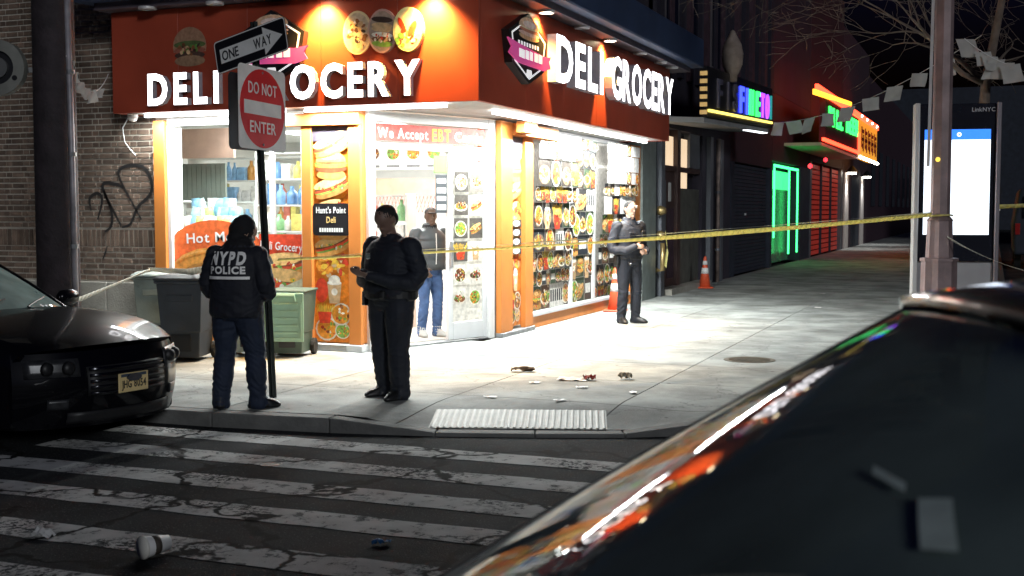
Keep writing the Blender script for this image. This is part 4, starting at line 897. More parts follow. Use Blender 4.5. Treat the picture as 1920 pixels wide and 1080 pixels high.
# buildings across the avenue in the far dark
for k, (x0, x1, y0, y1, h, lb) in enumerate(((14, 24, 60, 90, 11, 'dark low block across the avenue at the frame edge'), (-14, 30, 131, 140, 14, 'dark far block closing the end of the side street'))):
    hb = thing('row_building', lb, 'building', ((x0+x1)/2, (y0+y1)/2, 0)); MB().box(x0, x1, y0, y1, ROAD, h).build('wall', m_slate, hb, world=True)
    for q in range(5):
        MB().box(x0+1+q*(x1-x0-2)/5, x0+2+q*(x1-x0-2)/5, y0-.03, y0-.005, 3, 5).build('window', m_dglass, hb, world=True)
# ================================================================== street furniture
random.seed(21)
# ---- sign post
post = thing('sign_post', 'dark steel channel post leaning at the kerb and carrying the traffic signs', 'post', (-6.26, 9.83, 0))
PB, PT = V(-6.26, 9.83, 0), V(-6.43, 9.85, 3.5)
mb = MB(); ax = (PT-PB).normalized(); pu = V(.86, -.5, 0); pv = V(.5, .86, 0)
prof = [(-.045, -.02), (-.022, -.02), (-.022, .012), (.022, .012), (.022, -.02), (.045, -.02), (.045, -.014), (.029, -.014), (.029, .02), (-.029, .02), (-.029, -.014), (-.045, -.014)]
mb.rings([[p+pu*x+pv*y for x, y in prof] for p in (PB, PT)]); mb.build('channel', P('post_paint', (.020, .026, .024), .55, .3, var=.3, sc=9), post, world=True)
for z in (2.45, 2.95, 3.3): MB().lathe([(.016, -.055), (.016, .055)], 8, Matrix.Translation(PB+ax*z) @ Matrix.Rotation(PI/2, 4, 'X')).build('bolt', m_steel, post, world=True)
def plate(M, w_, h_, r, t0, t1, inset=0):
    pts = []
    for cx, cy, a in ((w_/2-r, h_/2-r, 0), (-w_/2+r, h_/2-r, 90), (-w_/2+r, -h_/2+r, 180), (w_/2-r, -h_/2+r, 270)):
        for t in range(0, 91, 18): pts.append((cx+(r-inset)*math.cos(rad(a+t)), cy+(r-inset)*math.sin(rad(a+t))))
    mb = MB(); mb.rings([[M @ V(x, y, t0) for x, y in pts], [M @ V(x, y, t1) for x, y in pts]]); return mb
m_swhite = P('sign_white', (.93, .92, .89), .4, var=.10, sc=7); m_sred = P('sign_red', (.75, .03, .035), .4, var=.12, sc=6); m_sblack = P('sign_black_sheet', (.012, .012, .015), .35); m_sback = P('sign_back', (.06, .065, .08), .5, .6, var=.2)
dn = thing('do_not_enter_sign', 'square white sign with red disc reading DO NOT ENTER on the leaning post', 'traffic sign', (-6.36, 9.8, 2.7))
M = frame((-6.335, 9.82, 2.69), (.02, 1, -.03), (0, 0, 1)); ud, vd_ = M.to_3x3() @ V(1, 0, 0), M.to_3x3() @ V(0, 1, 0)
plate(M, .76, .76, .05, 0, .005).build('panel', m_swhite, dn, world=True)
mb = MB(); mb.rings([[M @ V(.362*math.cos(a), .362*math.sin(a), d) for a in [2*PI*j/40 for j in range(40)]] for d in (.0052, .0075)]); mb.build('red_disc', m_sred, dn, world=True)
MB().box(-.30, .30, -.062, .062, .0078, .0098, M).build('white_bar', m_swhite, dn, world=True)
write('DO NOT', M @ V(0, .13, .0078), ud, vd_, .105, .0022, [m_swhite]*2, dn, length=.46, bold=.012, centre=True, name='letter'); write('ENTER', M @ V(0, -.225, .0078), ud, vd_, .105, .0022, [m_swhite]*2, dn, length=.42, bold=.012, centre=True, name='letter')
for y in (.33, -.33): MB().lathe([(.012, .005), (.012, .011), (0, .012)], 8, M @ Matrix.Translation((0, y, 0))).build('bolt', m_steel, dn, world=True)
sb = thing('traffic_sign', 'dark back of a second sign bolted behind the do not enter sign', 'traffic sign', (-6.46, 9.8, 2.7)); M2 = frame((-6.475, 9.80, 2.66), (.02, 1, 0), (0, 0, 1)); plate(M2, .62, .70, .05, 0, .005).build('panel', m_sback, sb, world=True)
ow = thing('one_way_sign', 'tilted black sign with white arrow reading ONE WAY on top of the post', 'traffic sign', (-6.41, 9.78, 3.28))
u0 = V(.976, -.218, 0).normalized(); tl = rad(10.5); uu = (u0*math.cos(tl)+V(0, 0, 1)*math.sin(tl)); vv = (V(0, 0, 1)*math.cos(tl)-u0*math.sin(tl)); M = frame(V(-6.44, 9.80, 3.27), uu, vv)
plate(M, .94, .31, .035, 0, .005).build('panel', m_sblack, ow, world=True)
mb = MB()
def rr(w_, h_, r):
    pts = []
    for cx, cy, a in ((w_/2-r, h_/2-r, 0), (-w_/2+r, h_/2-r, 90), (-w_/2+r, -h_/2+r, 180), (w_/2-r, -h_/2+r, 270)):
        for t in range(0, 91, 18): pts.append((cx+r*math.cos(rad(a+t)), cy+r*math.sin(rad(a+t))))
    return pts
o_, i_ = rr(.935, .305, .033), rr(.915, .285, .026)
for k in range(len(o_)): k2 = (k+1) % len(o_); mb.face([M @ V(*o_[k], .0055), M @ V(*o_[k2], .0055), M @ V(*i_[k2], .0055), M @ V(*i_[k], .0055)])
mb.build('border', m_swhite, ow, world=True)
ar = [(-.40, -.068), (.18, -.068), (.18, -.128), (.42, 0), (.18, .128), (.18, .068), (-.40, .068)]
mb = MB(); mb.rings([[M @ V(x, y, d) for x, y in ar] for d in (.0052, .0072)]); mb.build('arrow', m_swhite, ow, world=True)
write('ONE', M @ V(-.375, -.045, .0075), uu, vv, .09, .002, [m_sblack]*2, ow, length=.22, bold=.012, name='letter'); write('WAY', M @ V(.05, -.045, .0075), uu, vv, .09, .002, [m_sblack]*2, ow, length=.23, bold=.012, name='letter')
# ---- utility pole with conduit, round fixture
up = thing('utility_pole', 'dark tarred wooden utility pole standing behind the black car', 'pole', (-8.68, 9.74, 0))
mb = MB(); mb.lathe([(.21, 0), (.205, 2), (.19, 6), (.17, 11)], 18, Matrix.Translation((-8.68, 9.74, 0))); mb.build('shaft', P('tarred_wood', (.030, .022, .026), .8, var=.45, sc=5, bump=.6, bsc=18), up, world=True, smooth=True)
mb = MB(); mb.tube([(-8.40, 9.66, 0), (-8.41, 9.66, 2.0), (-8.44, 9.66, 5.0)], .03, 8); mb.build('conduit', P('conduit_paint', (.30, .28, .30), .5, .3, var=.5, sc=5), up, world=True, smooth=True)
for z in (.5, 1.4, 2.3, 3.1): MB().lathe([(.038, z-.02), (.038, z+.02)], 8, Matrix.Translation((-8.405, 9.66, 0))).build('strap', m_steel, up, world=True)
rf = thing('round_fixture', 'round pale fixture with a dark ring mounted beside the utility pole', 'wall fixture', (-9.0, 9.42, 3.13))
M = frame((-9.03, 9.40, 3.13), (.93, .365, 0), (0, 0, 1))
def ring(r0, r1, d0, d1, M, n=28, sx=1.):
    mb = MB(); R = []
    for r, d in ((r1, d0), (r1, d1), (r0, d1), (r0, d0)): R.append([M @ V(r*sx*math.cos(2*PI*j/n), r*math.sin(2*PI*j/n), d) for j in range(n)])
    mb.rings(R, cap=False, closed=True); return mb
ring(.165, .27, 0, .10, M).build('outer_ring', P('fixture_white', (.20, .20, .18), .5, var=.3, sc=5), rf, world=True); ring(.10, .165, 0, .06, M).build('dark_ring', m_black, rf, world=True); ring(.001, .10, 0, .09, M).build('centre', P('fixture_grey', (.10, .10, .10), .5), rf, world=True)
MB().lathe([(.026, .1), (.026, .104), (0, .104)], 12, M @ Matrix.Translation((.175, -.10, 0))).build('hole', m_black, rf, world=True); MB().bar((-9.03, 9.46, 3.13), (-8.72, 9.72, 3.13), .05).build('bracket', m_black, rf, world=True)
# ---- bunting
m_flag = P('flag_cloth', (.50, .49, .47), .8, var=.15, sc=4, transl=.25)
def bunting(label, a, b_, sag, flags, size, extra=()):
    t = thing('bunting', label, 'bunting', tuple((V(*a)+V(*b_))/2)); a = V(*a); b_ = V(*b_)
    def pt(s_): return a+(b_-a)*s_-V(0, 0, 4*sag*s_*(1-s_))
    MB().tube([pt(k/24) for k in range(25)], .006, 5).build('cord', m_white, t, world=True)
    d = (b_-a).normalized()
    for s_ in flags:
        p = pt(s_); sw = random.uniform(-.35, .35); w_ = size*random.uniform(.85, 1.1); h = size*random.uniform(.7, 1.); d2 = (V(.93, .365, 0)+V(random.uniform(-.4, .4), random.uniform(-.4, .4), random.uniform(-.15, .35))).normalized(); nrm = d2.cross(V(0, 0, 1)).normalized()
        mb = MB(); mb.grid(lambda u, v: p+d2*((u-.5)*w_+v*sw*h*.9)-V(0, 0, v*h+.0)+nrm*(math.sin(u*4+v*3+s_*20)*.04*v+sw*v*h*.5), 5, 5); mb.build('flag', m_flag, t, world=True, smooth=True)
    return t
bunting('string of white flags between the utility pole and the red fascia', (-8.42, 9.62, 3.25), (-10.62, 12.9, 3.5), .28, (.05, .14, .25, .38, .54, .72), .13)
bunting('long string of white square flags from the neon canopy to the bare tree', (-5.2, 31.3, 3.95), (-.25, 21.25, 4.55), .32, (.04, .14, .25, .36, .47, .58, .69, .79, .88), .33)
tb = bunting('bunch of white flags tied round the bare tree trunk', (-.50, 21.1, 4.50), (.20, 21.15, 4.05), .05, (.02, .4, .55, .7, .85, .98), .30)
# ---- lamp post
lp = thing('street_lamp', 'fluted steel street lamp post at the corner kerb in front of the kiosk', 'street lamp', (-.62, 16.18, 0))
def flute(z0, z1, r0, r1, n=16, dep=.12):
    R = []
    for z, r in ((z0, r0), (z1, r1)): R.append([V(-.62+math.cos(2*PI*j/n)*r*(1-dep*(j % 2)), 16.18+math.sin(2*PI*j/n)*r*(1-dep*(j % 2)), z) for j in range(n)])
    return R
m_lpost = P('lamp_post_paint', (.25, .18, .18), .55, .2, var=.3, sc=4, bump=.2)
mb = MB(); mb.rings(flute(0, 1.12, .225, .215)); mb.build('base', m_lpost, lp, world=True); mb = MB(); mb.rings(flute(1.12, 1.16, .23, .23)+flute(1.17, 1.62, .165, .15)+flute(1.63, 1.68, .16, .12)); mb.build('base_neck', m_lpost, lp, world=True)
mb = MB(); mb.lathe([(.118, 1.6), (.115, 3), (.10, 9)], 8, Matrix.Translation((-.62, 16.18, 0))); mb.build('shaft', m_lpost, lp, world=True)
mb = MB(); mb.tube([(-.62, 16.18, 9.0), (-.3, 15.6, 9.5), (.5, 14.3, 9.7)], .045, 8); mb.build('arm', m_lpost, lp, world=True); mb = MB(); mb.box(.3, .8, 13.9, 14.4, 9.6, 9.75); mb.build('lamp_head', m_grey, lp, world=True, bevel=.04)
MB().lathe([(.03, 0), (.025, .02), (0, .022)], 10, frame((-.655, 16.055, 2.38), (.95, .3, 0), (0, 0, 1))).build('marker', P('yellow_marker', (.9, .7, .1), es=1.2, emit=(1, .75, .1)), lp, world=True)  # reflective sticker; its glint is put in as emission
mb = MB(); mb.bar((-.77, 16.12, 2.3), (-.73, 16.12, 6.5), .035, .035); mb.build('conduit', P('pale_conduit', (.55, .54, .55), .5), lp, world=True)
# ---- kiosk
ks = thing('link_kiosk', 'tall advertising kiosk with glowing white screen and blue header strip', 'kiosk', (-.47, 18.05, 0))
uk = V(.985, .17, 0).normalized(); MK = frame((-.50, 18.05, 0), uk, (0, 0, 1))   # x across, y up, z to the viewer
def kp(name, m, *a, bevel=.008): return MB().box(*a, MK).build(name, m, ks, world=True, bevel=bevel)
kp('side_fin', P('kiosk_fin', (.55, .54, .53), .45, .2, var=.06), -.565, -.50, 0, 3.22, -.12, .16); kp('side_fin', P('kiosk_edge', (.22, .20, .22), .4, .5), .50, .56, 0, 3.22, -.12, .15)
kp('cabinet', P('kiosk_black', (.010, .011, .018), .2), -.498, .498, 1.05, 3.21, -.10, .10); kp('lower_panel', P('kiosk_lower', (.36, .35, .36), .45, .4, var=.08), -.498, .498, 0, 1.04, -.10, .09)
sc_ = kp('screen', P('screen_white', (1, 1, 1), es=1.9, emit=(.78, .88, 1)), -.43, .43, 1.42, 2.72, .101, .104, bevel=0); kp('screen_header', P('screen_blue', (.05, .2, .9), es=1.5, emit=(.03, .20, 1)), -.43, .43, 2.722, 2.86, .101, .104, bevel=0)
for x in (-.30, .02): ring(.012, .03, .1045, .107, MK @ Matrix.Translation((x, 2.79, 0)), 14).build('header_icon', P('icon_white', (1, 1, 1), es=1.5, emit=(1, 1, 1)), ks, world=True)
write('LinkNYC', MK @ V(.18, 3.10, .101), uk, (0, 0, 1), .055, .002, [P('kiosk_text', (.5, .5, .52), .5)]*2, ks, length=.30, bold=.01, joined=True, name='writing')
# ---- bare tree
tr = thing('bare_tree', 'leafless street tree with tangled branches behind the kiosk', 'tree', (-.15, 21.4, 0))
m_bark = P('bark', (.13, .10, .08), .85, var=.3, sc=8, bump=.5)
rt_ = V(math.cos(YAW), math.sin(YAW), 0); fw_ = V(-math.sin(YAW), math.cos(YAW), 0)
mb = MB(); TB = V(-.15, 21.4, 0); tp_ = [TB, TB+V(.02, 0, 1.5), TB+V(-.05, .05, 2.8), TB+V(-.02, .1, 3.8), TB+rt_*.22+V(0, 0, 5.2), TB+rt_*.3+V(0, 0, 6.6), TB+rt_*.2+V(0, 0, 8.2)]
mb.tube(tp_, [.12, .105, .09, .08, .055, .04, .02], 9); mb.build('trunk', m_bark, tr, world=True, smooth=True)
mb = MB(); rng = random.Random(5)
def grow(p, d, L, r, depth):
    n_ = 4; pts = [p]; rs = [r]
    for k in range(n_):
        d = (d+V(rng.uniform(-.28, .28), rng.uniform(-.28, .28), rng.uniform(-.22, .2))).normalized(); p = p+d*(L/n_); pts.append(p); rs.append(r*(1-.16*(k+1)))
        if depth > 0 and k > 0 and rng.random() < .9:
            s_ = V(rng.uniform(-1, 1), rng.uniform(-1, 1), rng.uniform(-.55, .75)).normalized(); grow(p, (d*.55+s_*.85).normalized(), L*rng.uniform(.55, .85), rs[-1]*.68, depth-1)
    mb.tube(pts, [max(.0035, q) for q in rs], 5 if r > .02 else 4)
    if depth > 0: grow(p, d, L*.75, rs[-1]*.8, depth-1)
for st, d, L, r in ((tp_[3], -rt_*1.0+V(0, 0, .25)-fw_*.2, 1.7, .055), (tp_[3], -rt_*.9+V(0, 0, .8), 1.8, .05), (tp_[4], -rt_*1+V(0, 0, .15)+fw_*.2, 1.9, .05), (tp_[4], rt_*.8+V(0, 0, .5), 1.3, .04), (tp_[4], -rt_*.6-fw_*.8+V(0, 0, .5), 1.5, .045), (tp_[5], -rt_*1+V(0, 0, .1), 1.8, .045), (tp_[5], rt_*.9+V(0, 0, .2), 1.4, .035), (tp_[5], fw_*.9+V(0, 0, .4)-rt_*.5, 1.5, .04), (tp_[6], -rt_*.6+V(0, 0, .7), 1.4, .03), (tp_[3], rt_*.7+fw_*.5+V(0, 0, .8), 1.2, .04)): grow(st, d.normalized(), L, r, 4)
mb.build('crown', m_bark, tr, world=True, smooth=True)
# ---- police tape
m_tape = P('tape_yellow', (1., .92, .42), .4, var=.05, transl=.5); m_tapew = P('tape_pale', (.72, .70, .62), .45, var=.1, transl=.2)
def ribbon(t, name, pts, w_, tw, m, n=60, sag=0., thick=.0):
    mb = MB(); P_ = [V(*p) for p in pts]; k = len(P_)-1; R = []
    for i in range(n+1):
        s_ = i/n*k; a = min(int(s_), k-1); f = s_-a; p = P_[a].lerp(P_[a+1], f)-V(0, 0, 4*sag*f*(1-f)); d = (P_[a+1]-P_[a]).normalized(); sd_ = d.cross(V(0, 0, 1)).normalized(); an = tw(i/n)
        R.append((p+(V(0, 0, 1)*math.cos(an)+sd_*math.sin(an))*w_/2, p-(V(0, 0, 1)*math.cos(an)+sd_*math.sin(an))*w_/2))
    for a, b_ in zip(R, R[1:]): mb.face([a[1], b_[1], b_[0], a[0]])
    return mb.build(name, m, t, world=True, smooth=True, solid=.0012)
t = thing('police_tape', 'long yellow police tape from the sign post to the street lamp', 'tape', (-3.5, 13, 1.4))
ribbon(t, 'strand', [(-6.24, 9.90, 1.29), (-.72, 16.06, 1.70)], .075, lambda s_: 1.22 if s_ < .42 else max(.75, 1.22-(s_-.42)*3)+.06*math.sin(s_*9), m_tape, 110, .05)
ribbon(t, 'second_strand', [(-6.24, 9.91, 1.30), (-.72, 16.05, 1.73)], .05, lambda s_: 1.42+.1*math.sin(s_*31), m_tapew, 90, .025)
mb = MB(); mb.tube([(-.62+.145*math.cos(a*.7), 16.18+.145*math.sin(a*.7), 1.69+.006*math.sin(a)) for a in range(10)], .012, 5); mb.build('knot', m_tape, t, world=True)
t = thing('police_tape', 'pale police tape from the utility pole over the bins to the sign post', 'tape', (-8, 11, 1)); ribbon(t, 'strand', [(-8.38, 9.62, .86), (-9.75, 12.55, 1.02), (-8.8, 12.0, 1.03), (-6.30, 9.90, 1.29)], .08, lambda s_: .5+.4*math.sin(s_*6), m_tapew, 60)
t = thing('police_tape', 'slack pale tape drooping from the street lamp past the kiosk', 'tape', (0, 16, 1.2)); ribbon(t, 'strand', [(-.52, 16.06, 1.42), (1.1, 15.7, .95)], .06, lambda s_: .9+.5*math.sin(s_*4), m_tapew, 40, .13)
t = thing('police_tape', 'yellow police tape stretched beyond the kiosk', 'tape', (1, 18.6, 1.9)); ribbon(t, 'strand', [(-.05, 18.35, 1.80), (3.2, 18.9, 2.02)], .07, lambda s_: .5+.3*math.sin(s_*7), m_tape, 30, .02)
t = thing('tape_end', 'yellow tape end dangling from the standpipe on the grey pillar', 'tape', (FX+.25, 24.1, .9)); ribbon(t, 'strand', [(FX+.26, 24.12, 1.32), (FX+.30, 24.14, .95), (FX+.27, 24.1, .62)], .09, lambda s_: .6+.3*s_, m_tape, 12)
# ---- traffic cones
m_cone = P('cone_orange', (.72, .10, .035), .5, var=.12); m_collar = P('cone_collar', (.85, .84, .82), .4)
def cone(label, x, y, s_=1., rz=.3):
    t = thing('traffic_cone', label, 'traffic cone', (x, y, 0), rz, 'traffic cones on the sidewalk')
    b_ = MB(); b_.box(-.18*s_, .18*s_, -.18*s_, .18*s_, 0, .035); b_.build('base', m_rubber if s_ < 0 else m_cone, t, bevel=.015)
    def r(z): return (.135-(.135-.03)*z/.72)*s_
    MB().lathe([(r(.036), .036), (r(.36), .36*s_), (r(.72), .70*s_), (r(.72)*.8, .72*s_), (0, .72*s_)], 18).build('cone', m_cone, t, smooth=True)
    for a, b2 in ((.33, .46), (.53, .62)): MB().lathe([(r(a)+.001, a*s_), (r(a)+.004, a*s_), (r(b2)+.004, b2*s_), (r(b2)+.001, b2*s_)], 18).build('collar', m_collar, t, smooth=True)
cone('orange traffic cone with white collars in front of the dark doorway', -6.05, 27.4, 1.0); cone('orange traffic cone half hidden behind the officer by the side window', -6.1, 20.5, 1.05, .1)
# ---- wheeled bins
def bin_(label, x, y, rz, m, ml, s_=1., lid='shut'):
    t = thing('wheeled_bin', label, 'trash bin', (x, y, 0), rz, 'trash bins under the display window')
    def rc(w_, d_, z): return [V(-w_, -d_, z), V(w_, -d_, z), V(w_, d_, z), V(-w_, d_, z)]
    b_ = MB(); b_.rings([rc(.21*s_, .25*s_, .05), rc(.225*s_, .265*s_, .35*s_), rc(.235*s_, .275*s_, .36*s_), rc(.27*s_, .32*s_, .93*s_)]); bo = b_.build('body', m, t, bevel=.025, bseg=2)
    MB().box(-.295*s_, .295*s_, -.345*s_, .345*s_, .93*s_, .965*s_).build('rim', m, t, bevel=.012)
    MB().box(-.12*s_, .12*s_, -.275*s_, -.262*s_, .12, .33*s_).build('front_recess', m_black, bo, bevel=.004); MB().box(-.16*s_, .16*s_, -.318*s_, -.300*s_, .72*s_, .80*s_).build('lift_bar', m, bo, bevel=.01)
    if lid == 'shut':
        L = MB(); L.rings([rc(.305*s_, .36*s_, .967*s_), rc(.305*s_, .36*s_, .99*s_), rc(.24*s_, .29*s_, 1.03*s_)]); L.build('lid', ml, t, bevel=.012)
    else:
        L = MB(); L.box(-.285*s_, .285*s_, -.40*s_, -.372*s_, .24*s_, .93*s_); lo = L.build('lid', ml, t, bevel=.018, bseg=2)
        for k in range(5): MB().box(-.2*s_, .2*s_, -.412*s_, -.4005*s_, .36*s_+k*.085, .385*s_+k*.085).build('rib', ml, lo, bevel=.004)
        fr = MB()
        for a in ((-.26, -.235, .28, .80), (.235, .26, .28, .80)): fr.box(a[0]*s_, a[1]*s_, -.415*s_, -.4005*s_, a[2]*s_, a[3]*s_)
        fr.box(-.234*s_, .234*s_, -.415*s_, -.4005*s_, .28*s_, .305*s_); fr.build('raised_edge', ml, lo, bevel=.004)
        MB().tube([(-.17*s_, -.42*s_, .82*s_), (-.17*s_, -.46*s_, .90*s_), (.17*s_, -.46*s_, .90*s_), (.17*s_, -.42*s_, .82*s_)], .018, 6).build('lid_handle', ml, lo)
    MB().tube([(-.24*s_, .34*s_, .88*s_), (-.24*s_, .42*s_, .93*s_), (.24*s_, .42*s_, .93*s_), (.24*s_, .34*s_, .88*s_)], .016, 6).build('handle', m, t)
    for sx in (-1, 1):
        MB().lathe([(.09, -.025), (.10, -.02), (.10, .02), (.09, .025)], 14, Matrix.Translation((sx*.25*s_, .24*s_, .1)) @ Matrix.Rotation(PI/2, 4, 'Y')).build('wheel', m_rubber, t)
    return t
m_bg = P('bin_grey', (.15, .18, .165), .5, var=.15, bump=.1); m_bd = P('bin_dark', (.030, .036, .045), .45, var=.2, bump=.1); m_bgr = P('bin_green', (.045, .075, .058), .5, var=.15); m_lid = P('lid_green', (.26, .42, .31), .5, var=.12)
bin_('grey green wheeled bin with shut lid against the brick wall corner', -9.86, 12.88, YAW+.05, m_bg, P('lid_pale', (.22, .26, .25), .45), .96); bin_('dark charcoal wheeled bin in front of the grey green one', -8.80, 12.0, YAW-.05, m_bd, m_bd, .98)
bin_('green wheeled bin with its pale green lid hanging open', -7.86, 12.78, YAW-.12, m_bgr, m_lid, .84, 'open'); bin_('grey wheeled bin seen between the legs of the officer at the kerb', -8.38, 12.66, YAW+.1, P('bin_pale', (.20, .24, .21), .5), m_bg, .78)
# ---- litter
def litter(name, label, cat, mb, m, loc, rz=0., **k):
    o = mb.build(name, m, None, **k); o.location = loc; o.rotation_euler = (0, 0, rz); return tag(o, label, cat)
cup = thing('paper_cup', 'crumpled white paper cup lying on the asphalt at the picture foot', 'cup', (-4.21, 5.42, ROAD+.062), 1.16); cup.scale = (1.3, 1.3, 1.3)
Mc = Matrix.Rotation(PI/2, 4, 'Y'); MB().lathe([(.045, -.06), (.047, -.055), (.032, .06), (.0, .06)], 16, Mc).build('cup', m_white, cup, smooth=True); MB().lathe([(.0, -.064), (.049, -.064), (.050, -.052), (.047, -.05)], 16, Mc).build('lid', P('cup_lid', (.7, .68, .62), .4), cup, smooth=True); MB().lathe([(.0425, -.02), (.0372, .02)], 16, Mc).build('sleeve', P('cup_sleeve', (.05, .04, .03), .7), cup, smooth=True)
def crumple(w_, d_, h, sd, n=6):
    r_ = random.Random(sd); mb = MB(); mb.grid(lambda u, v: V((u-.5)*w_+r_.uniform(-.2, .2)*w_/n, (v-.5)*d_+r_.uniform(-.2, .2)*d_/n, .006+h*r_.random()), n, n); return mb
litter('plastic_scrap', 'clear crumpled plastic scrap on the road near the frame corner', 'litter', crumple(.14, .09, .05, 1), P('plastic', (.5, .5, .5), .2), (-5.06, 5.5, ROAD)); litter('blue_scrap', 'small blue scrap on the asphalt beside the last crosswalk stripe', 'litter', crumple(.10, .06, .03, 2), P('blue_litter', (.05, .28, .60), .4), (-3.17, 6.07, ROAD), .3)
litter('dark_rag', 'dark scrap of cloth on the bright sidewalk', 'litter', crumple(.26, .12, .05, 3), P('rag', (.06, .045, .035), .9), (-4.73, 12.4, 0), .4); litter('wrapper', 'white food wrapper lying beside the red scrap', 'litter', crumple(.30, .2, .02, 4), P('wrapper_white', (.8, .78, .75), .5), (-4.02, 11.98, 0), .2); litter('red_scrap', 'crumpled dark red scrap on the sidewalk', 'litter', crumple(.12, .10, .06, 5), P('red_litter', (.22, .015, .015), .5), (-3.85, 12.02, 0)); litter('crushed_can', 'crushed grey can on the sidewalk', 'litter', crumple(.13, .12, .07, 6), P('can_grey', (.22, .21, .17), .4, .5), (-3.53, 12.23, 0))
for k, (x, y) in enumerate(((-3.75, 11.45), (-3.68, 10.6), (-3.18, 11.3), (-4.35, 10.55), (-4.3, 11.6), (-5.45, 10.95), (-2.9, 22.5), (-3.3, 26.3))):
    o = litter('paper_scrap', ('white paper scrap between the red scrap and the tactile pad', 'white paper scrap just above the tactile pad', 'white paper scrap beside the long paving joint', 'white paper scrap by the near end of the tactile pad', 'white paper scrap below the dark rag', 'white paper scrap near the feet of the officer with the phone', 'white paper scrap far along the sidewalk', 'farthest white paper scrap beyond the cone')[k], 'litter', crumple(.12, .07, .012, 20+k, 4), MATS['wrapper_white'], (x, y, max(-.09, zz(x, y))+.002), k); o['group'] = 'paper scraps on the sidewalk'
# ---- far signal and van
sg = thing('traffic_signal', 'far traffic signal glowing red at the frame edge beyond the kiosk', 'traffic signal', (1.0, 53.6, 0)); MB().tube([(.05, 53.7, 0), (.05, 53.7, 2.9)], .06, 8).build('post', m_black, sg, world=True); MB().box(-.15, .25, 53.5, 53.8, 1.6, 2.75).build('housing', m_black, sg, world=True, bevel=.03)
MB().lathe([(.17, 0), (.1, .05), (0, .06)], 14, frame((.05, 53.48, 2.46), (1, 0, 0), (0, 0, 1))).build('red_lens', P('red_lens', (1, .1, .05), es=7, emit=(1, .06, .02)), sg, world=True, smooth=True); MB().box(-.13, .23, 53.47, 53.49, 1.75, 1.95).build('white_lens', P('white_lens', (1, 1, 1), es=1.5), sg, world=True)
vn = thing('parked_van', 'dark van parked along the far kerb at the frame edge', 'van', (1.6, 45, ROAD))
mb = MB(); mb.rings([[V(x, y, z) for x, z in ((.62, .35), (2.58, .35), (2.62, 1.3), (2.45, 2.45), (.75, 2.45), (.58, 1.3))] for y in (42, 47.5)]); mb.build('body', m_slate, vn, world=True, bevel=.08, bseg=2)
for a, b_ in ((.85, 1.55), (1.65, 2.35)): MB().box(a, b_, 41.96, 41.995, 1.5, 2.2).build('rear_window', m_dglass, vn, world=True)
for x in (.72, 2.48): MB().box(x-.07, x+.07, 41.95, 41.995, 1.0, 1.35).build('tail_lamp', P('tail_red', (.35, .01, .01), .3), vn, world=True)
for x in (.75, 2.45):
    for y in (43, 46.5): MB().lathe([(.33, -.1), (.33, .1)], 16, Matrix.Translation((x, y, ROAD+.33)) @ Matrix.Rotation(PI/2, 4, 'Y')).build('wheel', m_rubber, vn, world=True)
MB().box(1.4, 1.8, 41.94, 41.99, .75, .9).build('plate', m_white, vn, world=True)
